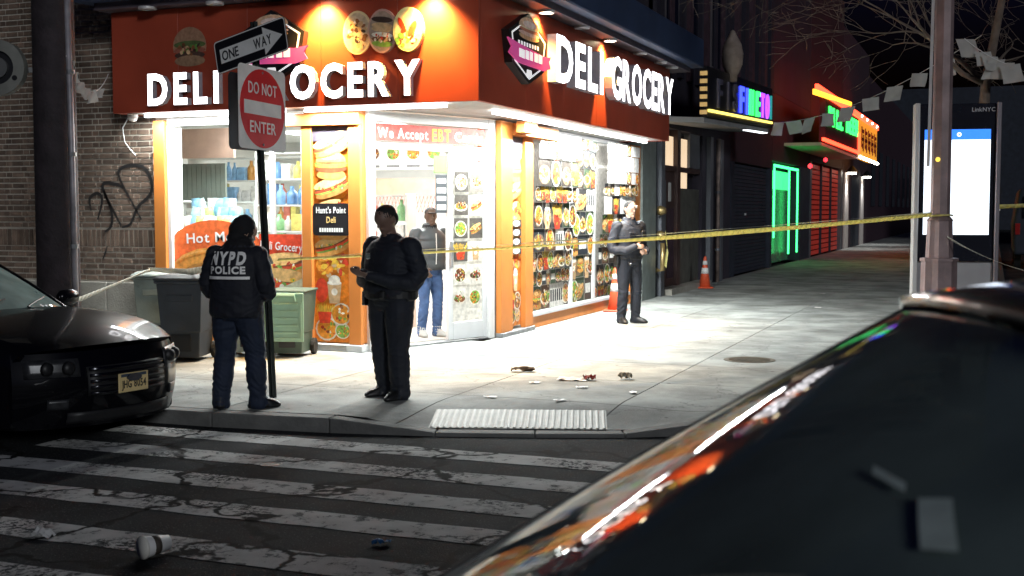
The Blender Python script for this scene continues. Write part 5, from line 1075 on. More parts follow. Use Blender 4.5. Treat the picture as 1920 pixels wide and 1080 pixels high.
# ================================================================== cars
m_paint = P('black_car_paint', (.003, .003, .0045), .35, var=.1, coat=.45, spec=.03); m_paint2 = P('dark_blue_paint', (.010, .012, .020), .4, var=.1, coat=1.0, spec=.2)
m_cglass = GLASS('windshield_glass', (.42, .48, .46), haze=.4); m_tglass = GLASS('tinted_glass', (.05, .06, .06)); m_chrome = P('chrome', (.55, .55, .58), .15, 1.0, var=.05); m_dchrome = P('dark_chrome', (.10, .10, .11), .22, 1., var=.1); m_plastic = P('black_plastic', (.012, .012, .013), .5, var=.1); m_head = P('head_lamp', (.03, .031, .034), .3, .2, var=.4, sc=20)
m_seat = P('seat_cloth', (.030, .030, .032), .85, var=.2); m_dash = P('dash_plastic', (.028, .030, .030), .6, var=.15)
def make_car(name, label, loc, rz, K, paint):
    root = thing(name, label, 'car', loc, rz)
    hw, xf, xr, R, wf, wr = K['hw'], K['xf'], K['xr'], K['R'], K['wf'], K['wr']; xc, zc, zn = K['xc'], K['zc'], K['zn']; xd, zd = K['xd'], K['zd']; zb0 = K['zb']
    def top(x):
        if x >= xc: t = (x-xc)/(xf-xc); return zc+(zn-zc)*(t**1.9)
        if x <= xd: t = (xd-x)/(xd-xr); return zd-.10*t*t
        return zc+(zd-zc)*(xc-x)/(xc-xd)
    def bot(x):
        z = zb0
        for wx in (wf, wr):
            if abs(x-wx) < R+.07: z = max(z, R+math.sqrt((R+.07)**2-(x-wx)**2)-.02)
        return z
    def half(x):
        t = max(0, (x-(xf-1.1))/1.1); s_ = max(0, ((xr+.8)-x)/.8); return hw*(1-.10*t*t-.08*s_*s_)
    def bow(x): t = max(0, (x-(xf-1.0))/1.0); s_ = max(0, ((xr+.6)-x)/.6); return K['bow']*t*t, .16*s_*s_
    xsn = sorted(set([xr+(xf-xr)*k/70 for k in range(71)]+[xc, xc-.03, xd, xd+.03]+[w_+s_*(R+.07) for w_ in (wf, wr) for s_ in (-1, 1)]))
    mb = MB(); RR = []
    for x in xsn:
        h = half(x); zt = top(x); zb = bot(x); tub = xd+.01 < x < xc-.01; cr = .035 if not tub else 0
        pr = [(0, zb0+.02 if zb > zb0 else zb), (.72*h, zb0+.02 if zb > zb0 else zb), (.93*h, zb), (.985*h, zb+.02), (h, zb+(zt-zb)*.45), (.985*h, zt-.14), (.955*h, zt-.05), (.91*h, zt-.012), (.85*h, zt)]
        pr += [(.83*h, .42), (0, .42)] if tub else [(.5*h, zt+cr*.75), (0, zt+cr)]
        b1, b2 = bow(x); full = [(y, z) for y, z in pr]+[(-y, z) for y, z in pr[-2:0:-1]]
        RR.append([V(x-b1*(abs(y)/h)**2.4+b2*(abs(y)/h)**2.4, y, z) for y, z in full])
    mb.rings(RR, cap=True); bo = mb.build('body', paint, root, smooth=True); es = bo.modifiers.new('split', 'EDGE_SPLIT'); es.split_angle = rad(32)
    hf = half(xf)
    def fx(u, z): return xf-K['bow']*abs(u)**2.4+.05*math.sin(PI*min(1, max(0, (z-zb0)/(zn-zb0))))
    mb = MB(); mb.grid(lambda a, b_: V(fx(2*a-1, zb0+(zn-zb0)*b_)+.004, (2*a-1)*hf*(.97+.03*math.sin(PI*b_)), zb0+(zn-.02*abs(2*a-1)-zb0)*b_), 24, 10); mb.build('front_bumper', paint, root, smooth=True)
    def fpatch(nm, m, u0, u1, z0, z1, off, par=root, sk=0.):
        mb = MB(); mb.grid(lambda a, b_: V(fx(u0+(u1-u0)*a, z0+(z1-z0)*b_)+off, (u0+(u1-u0)*a)*hf, z0+(z1-z0)*b_+sk*a), 8, 3); return mb.build(nm, m, par, smooth=True, solid=.012)
    gh = zn-.13
    gr = fpatch('grille', m_plastic, -.46, .46, .44, gh, .012)
    n = 5
    for k in range(n): z = .46+(gh-.48)*k/(n-1); fpatch('grille_bar', m_dchrome, -.45, .45, z-.012, z+.012, .03, gr)
    mb = MB(); mb.rings([[V(xf+.10+d, .075*math.cos(a), (gh+.44)/2+.03*math.sin(a)) for a in [2*PI*j/16 for j in range(16)]] for d in (-.03, .0)]); mb.build('emblem', P('emblem_grey', (.08, .08, .1), .2, .7), gr)
    fpatch('lower_intake', m_plastic, -.62, .62, zb0+.03, zb0+.12, .01)
    for s_ in (1, -1):
        a, b_ = (.52, .93) if s_ > 0 else (-.93, -.52)
        hl = fpatch('headlight', m_head, a, b_, zn-.20, zn-.06, .014)
        for q in (.62, .78): mb = MB(); mb.lathe([(.055, 0), (.05, .03), (.02, .045), (0, .045)], 14, frame((fx(q, zn-.13)+.02, s_*q*hf, zn-.13), (0, 1, 0), (0, 0, 1))); mb.build('lamp_bowl', m_plastic, hl, smooth=True)
        fl = fpatch('fog_lamp', m_head, s_*.70-.08, s_*.70+.08, zb0+.15, zb0+.23, .012)
        mb = MB(); mb.box(K['wf']-.9, K['wf']-.7, s_*hw*.99-.012, s_*hw*.99+.012, zc-.22, zc-.19); mb.build('door_handle', m_chrome, root, bevel=.006)
        mb = MB(); mb.rings([[V(K['mx']+.06*math.cos(a)*q, s_*(hw*.93+.04+d), K['mz']+.075*math.sin(a)*q) for a in [2*PI*j/14 for j in range(14)]] for d, q in ((0, .4), (.03, .9), (.12, 1.05), (.2, .9), (.23, .5))]); mb.build('mirror', paint, root, smooth=True)
    # licence plate
    if K.get('plate'):
        pl = MB(); pl.box(xf+.075, xf+.087, -.1525, .1525, .44, .592); po = pl.build('licence_plate', P('plate_gold', (.75, .58, .28), .4, var=.1), root, bevel=.004); MB().box(xf+.0875, xf+.0885, -.13, .13, .562, .586).build('plate_header', P('plate_blue', (.05, .07, .10), .4), po)
        write('JHG 8054', V(0, 0, 0), (0, 1, 0), (0, 0, 1), .06, .002, [m_sblack]*2, None, length=.25, bold=.02, joined=True, name='plate_number')[0].parent = po
        q = bpy.data.objects[[o.name for o in bpy.data.objects if o.name.startswith('plate_number')][-1]]; q.location = (xf+.088, -.125, .475)
    # glass house
    xb, xt, yb, yt, zbw, ztw, cb, ct = K['xb'], K['xt'], K['yb'], K['yt'], K['zbw'], K['ztw'], K['cb'], K['ct']
    def ws(u, t):
        a = V(xb+cb*(1-abs(u)**K['ex']), u*yb, zbw+.02*(1-u*u)); b_ = V(xt+ct*(1-abs(u)**K['ex']), u*yt, ztw+.035*(1-u*u)); p = a.lerp(b_, t); return p+V(.35, 0, .9)*(.022*math.sin(PI*t)*(1-.5*u*u))
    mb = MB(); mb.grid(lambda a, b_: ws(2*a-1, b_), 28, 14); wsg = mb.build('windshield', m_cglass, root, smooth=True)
    xq, xqb = K['xq'], K['xqb']; zq = K['zq']; zqb = K['zd']+.01
    def roof(u, t):
        a = ws(u, 1); b_ = V(xq-.10*(1-u*u), u*yt*.96, zq+.03*(1-u*u)); p = a.lerp(b_, t); return p+V(0, 0, K['crown']*math.sin(PI*min(1, t*.93+.05)))
    mb = MB(); mb.grid(lambda a, b_: roof(2*a-1, b_), 20, 18); mb.build('roof', paint, root, smooth=True, solid=.02)
    def rg(u, t): a = roof(u, 1); b_ = V(xqb-.12*(1-u*u), u*yb*.93, zqb); return a.lerp(b_, t)
    mb = MB(); mb.grid(lambda a, b_: rg(2*a-1, b_), 16, 8); mb.build('rear_window', m_tglass, root, smooth=True)
    for s_ in (1, -1):
        A0, A1 = ws(s_, 0), ws(s_, 1); C1, C0 = roof(s_, 1), rg(s_, 1)
        ap = [ws(s_, k/8)+V(-.01, s_*.012, -.012) for k in range(9)]
        mb = MB(); mb.tube([A0+V(.05, s_*.01, -.06)]+ap+[roof(s_, k/10)+V(0, s_*.012, -.01) for k in range(1, 11)]+[rg(s_, k/5)+V(0, s_*.01, -.01) for k in range(1, 6)], K['pr'], 8, flat=.8); mb.build('roof_pillar', paint, root, smooth=True)
        bl = [V(xb-.06-(xb-xqb)*k/8, s_*yb*(.985), zbw-.03+(zqb-zbw+.02)*k/8) for k in range(9)]
        rl = [roof(s_, k/8)+V(0, s_*.004, -.02) for k in range(9)]
        def sg_(a, k0, k1): i = k0+(k1-k0)*a; q = min(int(i), 7); f = i-q; return bl[q].lerp(bl[q+1], f), (rl[q].lerp(rl[q+1], f))
        for k0, k1 in ((.0, 3.85), (4.15, 8.)):
            mb = MB(); mb.grid(lambda a, b_: sg_(a, k0, k1)[0].lerp(sg_(a, k0, k1)[1], b_), 6, 4); mb.build('side_window', m_tglass, root, smooth=True)
        mb = MB(); mb.bar(*[tuple(p) for p in sg_(.5, 3.5, 4.5)], .09, .03); mb.build('door_pillar', m_plastic, root)
    # wipers
    for u0 in (-.45, .30):
        p0, p1 = ws(u0, .02)+V(.01, 0, .012), ws(u0+.55 if u0 < 0 else u0+.5, .16)+V(.01, 0, .016); mb = MB(); mb.tube([p0+V(.08, 0, -.02), p0, p0.lerp(p1, .5)+V(0, 0, .006), p1], .008, 5); mb.build('wiper', m_plastic, root)
    # wheels
    for wx in (wf, wr):
        for s_ in (1, -1):
            M = Matrix.Translation((wx, s_*(hw-.13), R)) @ Matrix.Rotation(PI/2*(-s_), 4, 'X')
            ty = MB(); ty.lathe([(R*.66, -.10), (R*.93, -.11), (R, -.085), (R, .085), (R*.93, .11), (R*.66, .10)], 28, M); to = ty.build('wheel', m_rubber, root, smooth=True)
            rm = MB(); rm.lathe([(R*.655, -.09), (R*.655, .095), (R*.60, .085), (R*.55, .05), (0, .06)], 24, M); rm.build('rim', m_grey, to, smooth=True)
            for k in range(5):
                a = 2*PI*k/5; sp = MB(); sp.bar(M @ V(.04*math.cos(a), .04*math.sin(a), .075), M @ V(R*.58*math.cos(a), R*.58*math.sin(a), .082), .05, .02); sp.build('spoke', m_chrome, to)
    # tail lamps
    for s_ in (1, -1):
        mb = MB(); mb.box(xr+.02, xr+.12, s_*hw*.75-.12, s_*hw*.75+.12, zd-.30, zd-.16); mb.build('tail_light', P('tail_red', (.35, .01, .01), .3), root, bevel=.02)
    # cabin
    mb = MB(); mb.grid(lambda a, b_: V(xb+.10-.48*b_+cb*.7*(1-(2*a-1)**2), (2*a-1)*yb*.95, zbw-.05+.035*math.sin(PI*b_)-.05*b_*b_), 12, 6); db = mb.build('dashboard', m_dash, root, smooth=True, solid=.02)
    mb = MB(); mb.box(xb-.40, xb-.34, -yb*.9, yb*.9, .62, zbw-.06); mb.build('dash_front', m_dash, db)
    for s_ in (1, -1):
        sx = K['seat']; seat = MB(); seat.box(sx-.25, sx+.27, s_*.38-.25, s_*.38+.25, .45, .62); so = seat.build('front_seat', m_seat, root, bevel=.05, bseg=2)
        bk_ = MB(); bk_.X = Matrix.Translation((sx-.22, s_*.38, .62)) @ Matrix.Rotation(-.22, 4, 'Y'); bk_.box(-.07, .07, -.24, .24, 0, .62); bk_.build('seat_back', m_seat, so, bevel=.05, bseg=2)
        hr = MB(); hr.X = Matrix.Translation((sx-.37, s_*.38, 1.24)) @ Matrix.Rotation(-.22, 4, 'Y'); hr.box(-.05, .05, -.13, .13, .06, .24); hr.build('headrest', m_seat, so, bevel=.04, bseg=2)
    sw = MB(); Ms = Matrix.Translation((xb-.55, .38, zbw-.10)) @ Matrix.Rotation(rad(-62), 4, 'Y')
    sw.rings([[Ms @ V((.18+.014*math.cos(b_))*math.cos(a), (.18+.014*math.cos(b_))*math.sin(a), .014*math.sin(b_)) for b_ in [2*PI*j/6 for j in range(6)]] for a in [2*PI*j/24 for j in range(24)]], cap=False, closed=True); sw.build('steering_wheel', m_plastic, root, smooth=True)
    p = ws(0, .86)+V(-.10, 0, -.06); mb = MB(); mb.box(p.x-.015, p.x+.015, -.125, .125, p.z-.035, p.z+.035); mi = mb.build('rear_view_mirror', m_plastic, root, bevel=.012, bseg=2); MB().box(p.x-.018, p.x-.0155, -.115, .115, p.z-.028, p.z+.028).build('mirror_glass', m_chrome, mi); MB().bar(tuple(p+V(.01, 0, .03)), tuple(ws(0, .93)+V(-.02, 0, -.01)), .02).build('mirror_stem', m_plastic, mi)
    return root, ws, wsg
hx, hy = .988, -.155
K1 = dict(hw=.93, xf=2.45, xr=-2.55, R=.335, wf=1.5, wr=-1.45, xc=.95, zc=1.0, zn=.80, xd=-1.65, zd=1.08, zb=.20, bow=.36, xb=.82, xt=.02, yb=.74, yt=.56, zbw=1.0, ztw=1.42, cb=.20, ct=.12, xq=-.95, xqb=-1.75, zq=1.40, crown=.05, mx=.55, mz=1.06, seat=-.25, plate=True, ex=2.2, pr=.036)
F1 = V(-6.42, 7.98); O1 = F1-V(hx, hy)*2.49
car1, ws1, _ = make_car('police_sedan', 'unmarked black sedan with gold plate parked at the kerb by the utility pole', (O1.x, O1.y, ROAD), math.atan2(hy, hx), K1, m_paint)
K2 = dict(hw=.98, xf=2.35, xr=-2.55, R=.38, wf=1.55, wr=-1.4, xc=1.22, zc=1.13, zn=.98, xd=-1.9, zd=1.12, zb=.26, bow=.32, xb=1.02, xt=.15, yb=.74, yt=.58, zbw=1.15, ztw=1.705, cb=.11, ct=.075, xq=-1.55, xqb=-2.1, zq=1.68, crown=.10, mx=.62, mz=.98, seat=-.2, ex=2.0, pr=.022)
car2, ws2, wsg2 = make_car('parked_car', 'dark car in the foreground with the shopfront mirrored in its windshield', (.204, 1.712, ROAD), math.atan2(-.365, -.93), K2, m_paint2)
# registration sticker, and a pale strip painting in the mirror edge's reflection
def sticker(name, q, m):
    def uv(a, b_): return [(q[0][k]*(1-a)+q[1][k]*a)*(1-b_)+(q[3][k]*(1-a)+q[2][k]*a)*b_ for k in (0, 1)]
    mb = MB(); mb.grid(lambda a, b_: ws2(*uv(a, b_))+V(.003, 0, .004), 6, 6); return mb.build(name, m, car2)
m_stick_streak = P('sticker_streak_pale', (.78, .92, .84), .6, var=.15, sc=30)
sticker('registration_sticker', ((.58, .755), (.633, .773), (.754, .732), (.701, .714)), m_stick_streak); sticker('mirror_streak', ((.405, .760), (.52, .762), (.545, .753), (.43, .751)), m_stick_streak)
# ================================================================== people
def M_(name, c, **k): return P(name, c, k.pop('rough', .8), **k)
m_skin_d = P('skin_shade', (.20, .12, .09), .55, var=.08); m_skin_l = P('skin_light', (.46, .29, .21), .55, var=.08); m_skin_b = P('skin_deep', (.10, .06, .042), .55, var=.08)
m_navy = P('navy_jacket', (.0085, .010, .018), .75, var=.25, sc=6, bump=.25, bsc=14); m_navyp = P('navy_trousers', (.011, .019, .042), .8, var=.25, sc=6, bump=.25, bsc=14); m_boot = P('boots', (.008, .008, .009), .45); m_jean = P('jeans', (.05, .10, .23), .85, var=.35, sc=7); m_puff = P('puffer', (.055, .06, .065), .55, var=.15, sc=8); m_hair = P('hair_black', (.010, .009, .009), .8); m_hood = P('hood_black', (.006, .006, .008), .85, bump=.2)
m_uni = P('uniform_blue_black', (.010, .013, .022), .75, var=.25, sc=7, bump=.25, bsc=14); m_uni2 = P('uniform_grey_blue', (.015, .019, .030), .75, var=.3, sc=7, bump=.25, bsc=14)
class Body:
    def __init__(s): s.parts = []
    def add(s, R, mi): s.parts.append((R, mi))
    def limb(s, chain, mi, n=14, sx=1., sy=1.):
        """chain of (point, radius): rounded tapered tube"""
        P_ = [V(*p) for p, r in chain]; r = [q for _, q in chain]; R = []
        seq = []
        d0 = (P_[0]-P_[1]).normalized(); d1 = (P_[-1]-P_[-2]).normalized()
        for k in (.92, .6, .25): seq.append((P_[0]+d0*r[0]*k, r[0]*math.sqrt(1-k*k)))
        for i in range(len(P_)-1):
            L = (P_[i+1]-P_[i]).length; m = max(2, int(L/.04))
            for j in range(m): t = j/m; seq.append((P_[i].lerp(P_[i+1], t), r[i]+(r[i+1]-r[i])*t))
        seq.append((P_[-1], r[-1]))
        for k in (.25, .6, .92): seq.append((P_[-1]+d1*r[-1]*k, r[-1]*math.sqrt(1-k*k)))
        up = None
        for i, (p, q) in enumerate(seq):
            d = (seq[min(i+1, len(seq)-1)][0]-seq[max(0, i-1)][0]).normalized()
            if up is None: up = V(0, 1, 0) if abs(d.y) < .9 else V(1, 0, 0)
            sd_ = d.cross(up).normalized(); up = sd_.cross(d)
            R.append([p+sd_*(math.cos(a)*q*sx)+up*(math.sin(a)*q*sy) for a in [2*PI*j/n for j in range(n)]])
        s.add(R, mi)
    def loft(s, rows, mi, n=24, pw=2.3):
        """rows of (centre, rx, ry[, yaw])"""
        out = []
        for a, b_ in zip(rows, rows[1:]):
            m = max(1, int((V(*b_[0])-V(*a[0])).length/.03))
            for j in range(m):
                t = j/m; out.append((V(*a[0]).lerp(V(*b_[0]), t), a[1]+(b_[1]-a[1])*t, a[2]+(b_[2]-a[2])*t, (a[3] if len(a) > 3 else 0)*(1-t)+(b_[3] if len(b_) > 3 else 0)*t))
        q = rows[-1]; out.append((V(*q[0]), q[1], q[2], q[3] if len(q) > 3 else 0)); R = []
        for c, rx, ry, yw in out:
            ring_ = []
            for j in range(n):
                a = 2*PI*j/n; ca, sa = math.cos(a), math.sin(a); x = rx*abs(ca)**(2/pw)*(1 if ca > 0 else -1); y = ry*abs(sa)**(2/pw)*(1 if sa > 0 else -1)
                ring_.append(c+V(x*math.cos(yw)-y*math.sin(yw), x*math.sin(yw)+y*math.cos(yw), 0))
            R.append(ring_)
        s.add(R, mi)
    def ell(s, c, r, mi, M=None, n=30, m=20):
        R = []
        for i in range(1, m):
            a = PI*i/m; q = [V(r[0]*math.sin(a)*math.cos(2*PI*j/n), r[1]*math.sin(a)*math.sin(2*PI*j/n), -r[2]*math.cos(a)) for j in range(n)]
            R.append([V(*c)+((M @ p) if M else p) for p in q])
        s.add(R, mi)
    def head(s, c, skin, hair, yaw=0., pitch=0., k=1., cap=None):
        """head centre c, facing +Y before yaw (about z) and pitch (nod down positive)"""
        M = Matrix.Rotation(yaw, 3, 'Z') @ Matrix.Rotation(-pitch, 3, 'X'); c = V(*c)
        def q(x, y, z): return c+M @ V(x*k, y*k, z*k)
        s.ell(c, (.076*k, .095*k, .105*k), skin, M); s.ell(q(0, .022, -.062), (.058*k, .068*k, .062*k), skin, M); s.ell(q(0, .012, .03), (.077*k, .098*k, .085*k), skin, M)
        s.limb([(q(0, .092, .016), .009*k), (q(0, .112, -.020), .014*k)], skin, 8); s.ell(q(0, .088, -.055), (.024*k, .012*k, .010*k), skin, M); s.ell(q(0, .078, -.096), (.022*k, .02*k, .018*k), skin, M)
        for sx in (-1, 1): s.ell(q(sx*.079, -.005, -.005), (.012*k, .022*k, .032*k), skin, M); s.ell(q(sx*.03, .088, .030), (.02*k, .012*k, .008*k), skin, M)
        if hair is not None: s.ell(q(0, -.018, .035), (.083*k, .095*k, .085*k), hair, M); s.ell(q(0, -.035, -.02), (.078*k, .072*k, .08*k), hair, M)
        return M, q
    def hand(s, w_, d, n_, mi, curl=.6, k=1., side=1):
        """wrist, direction of fingers, back-of-hand normal; five separate fingers"""
        w_ = V(*w_); d = V(*d).normalized(); n_ = V(*n_).normalized(); sd_ = d.cross(n_).normalized()*side
        R = []
        for t, hw_, th in ((0, .026, .02), (.3, .034, .017), (.75, .041, .015), (1, .039, .012)):
            R.append([w_+d*(.085*k*t)+sd_*(hw_*k*math.cos(a))+n_*(th*k*math.sin(a)) for a in [2*PI*j/12 for j in range(12)]])
        s.add(R, mi)
        for i, (o_, L) in enumerate(((-.030, .070), (-.0105, .080), (.0095, .075), (.029, .058))):
            p = w_+d*(.082*k)+sd_*(o_*k); dd = d+sd_*(o_*2.2); ch = [(p, .0088*k)]
            for j in range(3):
                an = curl*(j+.6)*.75; v_ = (dd.normalized()*math.cos(an)-n_*math.sin(an)); p = p+v_*(L*k*(.42, .32, .26)[j]); ch.append((p, (.0085, .008, .007)[j]*k))
            s.limb(ch, mi, 8)
        p = w_+d*(.02*k)-sd_*(.028*k); a_ = (d*.75-sd_*.75-n_*.25).normalized(); p2 = p+a_*.042*k; p3 = p2+(d*.95-sd_*.2-n_*.35).normalized()*.034*k
        s.limb([(p, .013*k), (p2, .011*k), (p3, .009*k)], mi, 8)
    def finish(s, name, mats, parent, voxel=.0085, wr=(), amp=.012):
        mb = MB()
        kd = kdtree.KDTree(sum(len(R)*len(R[0]) for R, _ in s.parts)); tags = []; k = 0
        for R, mi in s.parts:
            mb.rings(R)
            for r in R:
                for p in r: kd.insert(p, k); tags.append(mi); k += 1
        kd.balance()
        t = mb.build('tmp', mats[0], None); md = t.modifiers.new('r', 'REMESH'); md.mode = 'VOXEL'; md.voxel_size = voxel
        sm = t.modifiers.new('s', 'SMOOTH'); sm.iterations = 3; sm.factor = .5
        bpy.context.view_layer.update(); me = bpy.data.meshes.new_from_object(t.evaluated_get(bpy.context.evaluated_depsgraph_get())); old = t.data; bpy.data.objects.remove(t); bpy.data.meshes.remove(old)
        me.materials.clear()
        for m in mats: me.materials.append(m)
        vt = [tags[kd.find(v.co)[1]] for v in me.vertices]
        for p in me.polygons:
            c = [vt[i] for i in p.vertices]; p.material_index = max(set(c), key=c.count); p.use_smooth = True
        nrm = [v.normal.copy() for v in me.vertices]
        for v, n_, g_ in zip(me.vertices, nrm, vt):
            if g_ in wr:
                c = v.co; q_ = noise.noise(V(c.x*4, c.y*4+9, c.z*4))*3; f = (.55-abs(noise.noise(V(c.x*5, c.y*5, c.z*12+q_)))*2.2)*.85+noise.noise(V(c.x*14, c.y*14+5, c.z*34+q_))*.38; f *= .55+.75*max(0, noise.noise(V(c.x*3, c.y*3, c.z*3+4))+.5)
                v.co = c+n_*(amp*f)
        o = bpy.data.objects.new(name, me); COL.objects.link(o); o.parent = parent; return o
def heading(hx_, hy_): return math.atan2(-hx_, hy_)
def legs(b, hipx, k, footL, footR, kneeL, kneeR, mt, mb_, thick=1., footyaw=(0, 0), zh=.90):
    for s_, ft, kn, fy in ((1, footR, kneeR, footyaw[1]), (-1, footL, kneeL, footyaw[0])):
        ft = V(*ft); kn = V(*kn); hip = V(s_*hipx, kn.y*.2, zh*k)
        b.limb([(hip, .108*thick), (hip.lerp(kn, .45), .098*thick), (kn, .076*thick), (kn.lerp(ft+V(0, 0, .1), .45), .074*thick), (ft+V(0, 0, .11), .066*thick), (ft+V(0, 0, .055), .070*thick)], mt)
        dx, dy = -math.sin(fy), math.cos(fy)
        b.loft([((ft.x+dx*.06, ft.y+dy*.06, .004), .053, .150, fy), ((ft.x+dx*.06, ft.y+dy*.06, .03), .057, .157, fy), ((ft.x+dx*.045, ft.y+dy*.045, .065), .050, .125, fy), ((ft.x, ft.y, .105), .046, .062, fy), ((ft.x, ft.y, .14), .045, .055, fy)], mb_, 18)
def belt(parent, z, rx, ry, c=(0, 0), h=.05, name='belt', m=None):
    mb = MB(); n = 28; R = []
    for rr_, dz in ((1.0, -h/2), (1.045, -h/2), (1.045, h/2), (1., h/2)): R.append([V(c[0]+rx*rr_*math.cos(2*PI*j/n), c[1]+ry*rr_*math.sin(2*PI*j/n), z+dz) for j in range(n)])
    mb.rings(R, cap=False, closed=True); return mb.build(name, m or m_plastic, parent, smooth=False)
FWD = V(-math.sin(YAW), math.cos(YAW), 0); RGT = V(math.cos(YAW), math.sin(YAW), 0)
def hd(r, f): v = RGT*r+FWD*f; return heading(v.x, v.y)
# ---- officer at the kerb, back turned
of1 = thing('person', 'officer in black hooded NYPD jacket and blue trousers, back turned at the kerb', 'person', (-6.20, 9.16, 0), hd(.30, 1.))
b = Body(); SK, JK, TR, BT, HO = 0, 1, 2, 3, 4
legs(b, .10, 1, (-.155, -.02, 0), (.165, .06, 0), (-.135, .03, .50), (.14, .07, .50), TR, BT, 1.22, (.35, -.75), .86)
b.loft([((0, 0, .80), .17, .125), ((0, 0, .90), .195, .145), ((0, 0, .96), .20, .15)], TR)
b.loft([((0, 0, .82), .235, .165), ((0, 0, .86), .245, .175), ((0, 0, 1.0), .24, .175), ((0, .01, 1.15), .235, .17), ((0, .02, 1.28), .245, .17), ((0, .03, 1.37), .225, .155), ((0, .045, 1.43), .15, .12), ((0, .06, 1.48), .09, .085)], JK)
for s_ in (-1, 1):
    b.limb([((s_*.205, .02, 1.355), .092), ((s_*.285, -.0, 1.12), .082), ((s_*.275, .05, 1.03), .080), ((s_*.16, .22, 1.0), .062), ((s_*.10, .26, 1.02), .055)], JK)
    b.hand((s_*.085, .285, 1.03), (-s_*.5, .8, .25), (0, -.2, 1), SK, .8, 1., s_)
b.limb([((0, .055, 1.42), .062), ((.015, .085, 1.52), .056)], SK)
Mh, q = b.head((.03, .10, 1.56), SK, None, -.75, .45, 1.)
b.ell(q(0, -.025, .02), (.108, .115, .128), HO, Mh); b.ell(q(0, -.04, -.075), (.092, .085, .085), HO, Mh); b.loft([((0, .04, 1.40), .16, .13), ((.01, .05, 1.46), .13, .12), ((.02, .06, 1.51), .105, .105)], HO)
ob = b.finish('body', [m_skin_l, m_navy, m_navyp, m_boot, m_hood], of1, wr=(1, 2, 4), amp=.011)
# lettering wrapped on the back of the jacket
m_refl = P('reflective_white', (.95, .94, .92), .5, var=.04)
def wrapt(text, z, h, x0, x1, m, parent, bold=.045):
    seq, L = lay(text, bold, .10); sx = (x1-x0)/L; sy = h/CAP; mb = MB()
    dg = bpy.context.evaluated_depsgraph_get()
    def sy_at(x, z_):
        ok, loc, nn, _ = ob.ray_cast(V(x, -1, z_), V(0, 1, 0)); return loc.y if ok else -.17
    for ch, xo in seq:
        vs, fs, nz, _, _ = glyph(ch, bold); base = len(mb.v); keep = [f for f, z_ in zip(fs, nz) if z_ > .5]
        for p_ in vs: X = x0+(p_[0]+xo)*sx; Z = z+p_[1]*sy; mb.v.append(V(X, sy_at(X, Z)-.026, Z))
        for f in keep: mb.f.append([base+i for i in f]); mb.c.append((1, 1, 1)); mb.m.append(0)
    return mb.build('back_lettering', m, parent)
bpy.context.view_layer.update()
wrapt('NYPD', 1.285, .105, -.170, .170, m_refl, of1, .05); wrapt('POLICE', 1.205, .060, -.165, .170, m_refl, of1, .05)
mb = MB()
for k in range(12):
    xa, xb_ = -.185+k*.385/12, -.185+(k+1)*.385/12
    def yy_(x, z_): ok, loc, nn, _ = ob.ray_cast(V(x, -1, z_), V(0, 1, 0)); return (loc.y if ok else -.17)-.026
    mb.face([V(xa, yy_(xa, 1.155), 1.155), V(xb_, yy_(xb_, 1.155), 1.155), V(xb_, yy_(xb_, 1.180), 1.180), V(xa, yy_(xa, 1.180), 1.180)])
mb.build('reflective_stripe', m_refl, of1)
# ---- officer looking at a phone
of2 = thing('person', 'bareheaded officer in dark uniform looking down at a phone near the entrance', 'person', (-5.22, 10.24, 0), hd(-.66, -.75)); of2.scale = (1.10, 1.06, 1.)
b = Body()
legs(b, .10, 1, (-.13, .03, 0), (.12, -.04, 0), (-.125, .045, .50), (.12, .01, .50), TR, BT, 1.26, (.12, -.25), .90)
b.loft([((0, 0, .82), .17, .13), ((0, 0, .92), .20, .155), ((0, 0, 1.02), .205, .16)], TR)
b.loft([((0, 0, .93), .235, .19), ((0, .01, 1.0), .25, .205), ((0, .01, 1.12), .245, .205), ((0, .01, 1.26), .25, .195), ((0, .0, 1.38), .248, .175), ((0, -.005, 1.455), .20, .14), ((0, .0, 1.50), .105, .09), ((0, .01, 1.535), .075, .075)], JK)
for s_, ws_ in ((1, (.06, .285, 1.17)), (-1, (-.05, .30, 1.155))):
    b.limb([((s_*.225, -.005, 1.42), .095), ((s_*.30, -.03, 1.18), .088), ((s_*.285, .03, 1.09), .084), ((s_*.17, .17, 1.10), .066), (ws_, .05)], JK)
    b.hand(V(*ws_)+V(-s_*.01, .02, .005), (-s_*.35, .85, .25), (s_*.5, -.1, -.85), SK, .75, 1., -s_)
b.limb([((0, .01, 1.50), .06), ((0, .035, 1.60), .056)], SK)
Mh, q = b.head((0, .065, 1.665), SK, None, .10, .42, 1.02); b.ell(q(0, -.016, .050), (.088, .107, .086), HO, Mh); b.ell(q(0, -.045, .0), (.085, .078, .09), HO, Mh)
ob2 = b.finish('body', [m_skin_d, m_uni, m_uni, m_boot, m_hair], of2, wr=(1, 2), amp=.009)
bl = belt(of2, .975, .243, .20, (0, .005), .06); MB().box(.19, .26, -.05, .06, .84, 1.02).build('holster', m_boot, of2, bevel=.015); MB().box(-.25, -.20, -.04, .05, .92, 1.06).build('radio', m_plastic, of2, bevel=.01); MB().box(-.13, -.07, .19, .225, .94, 1.02).build('pouch', m_plastic, of2, bevel=.01); MB().box(.20, .235, .08, .14, .86, 1.0).build('torch', m_chrome, of2, bevel=.008)
m_patch = P('shoulder_patch', (.22, .07, .05), .7, var=.5, sc=40)
for s_ in (-1, 1): mb = MB(); mb.X = Matrix.Translation((s_*.307, -.02, 1.345)) @ Matrix.Rotation(-s_*.22, 4, 'Y'); mb.rings([[V(d, y, z) for y, z in ((-.035, .04), (.035, .04), (.04, -.01), (0, -.05), (-.04, -.01))] for d in (-.012, .012)]); mb.build('shoulder_patch', m_patch, of2)
MB().box(.06, .12, .175, .192, 1.30, 1.36).build('badge', m_chrome, of2, bevel=.006)
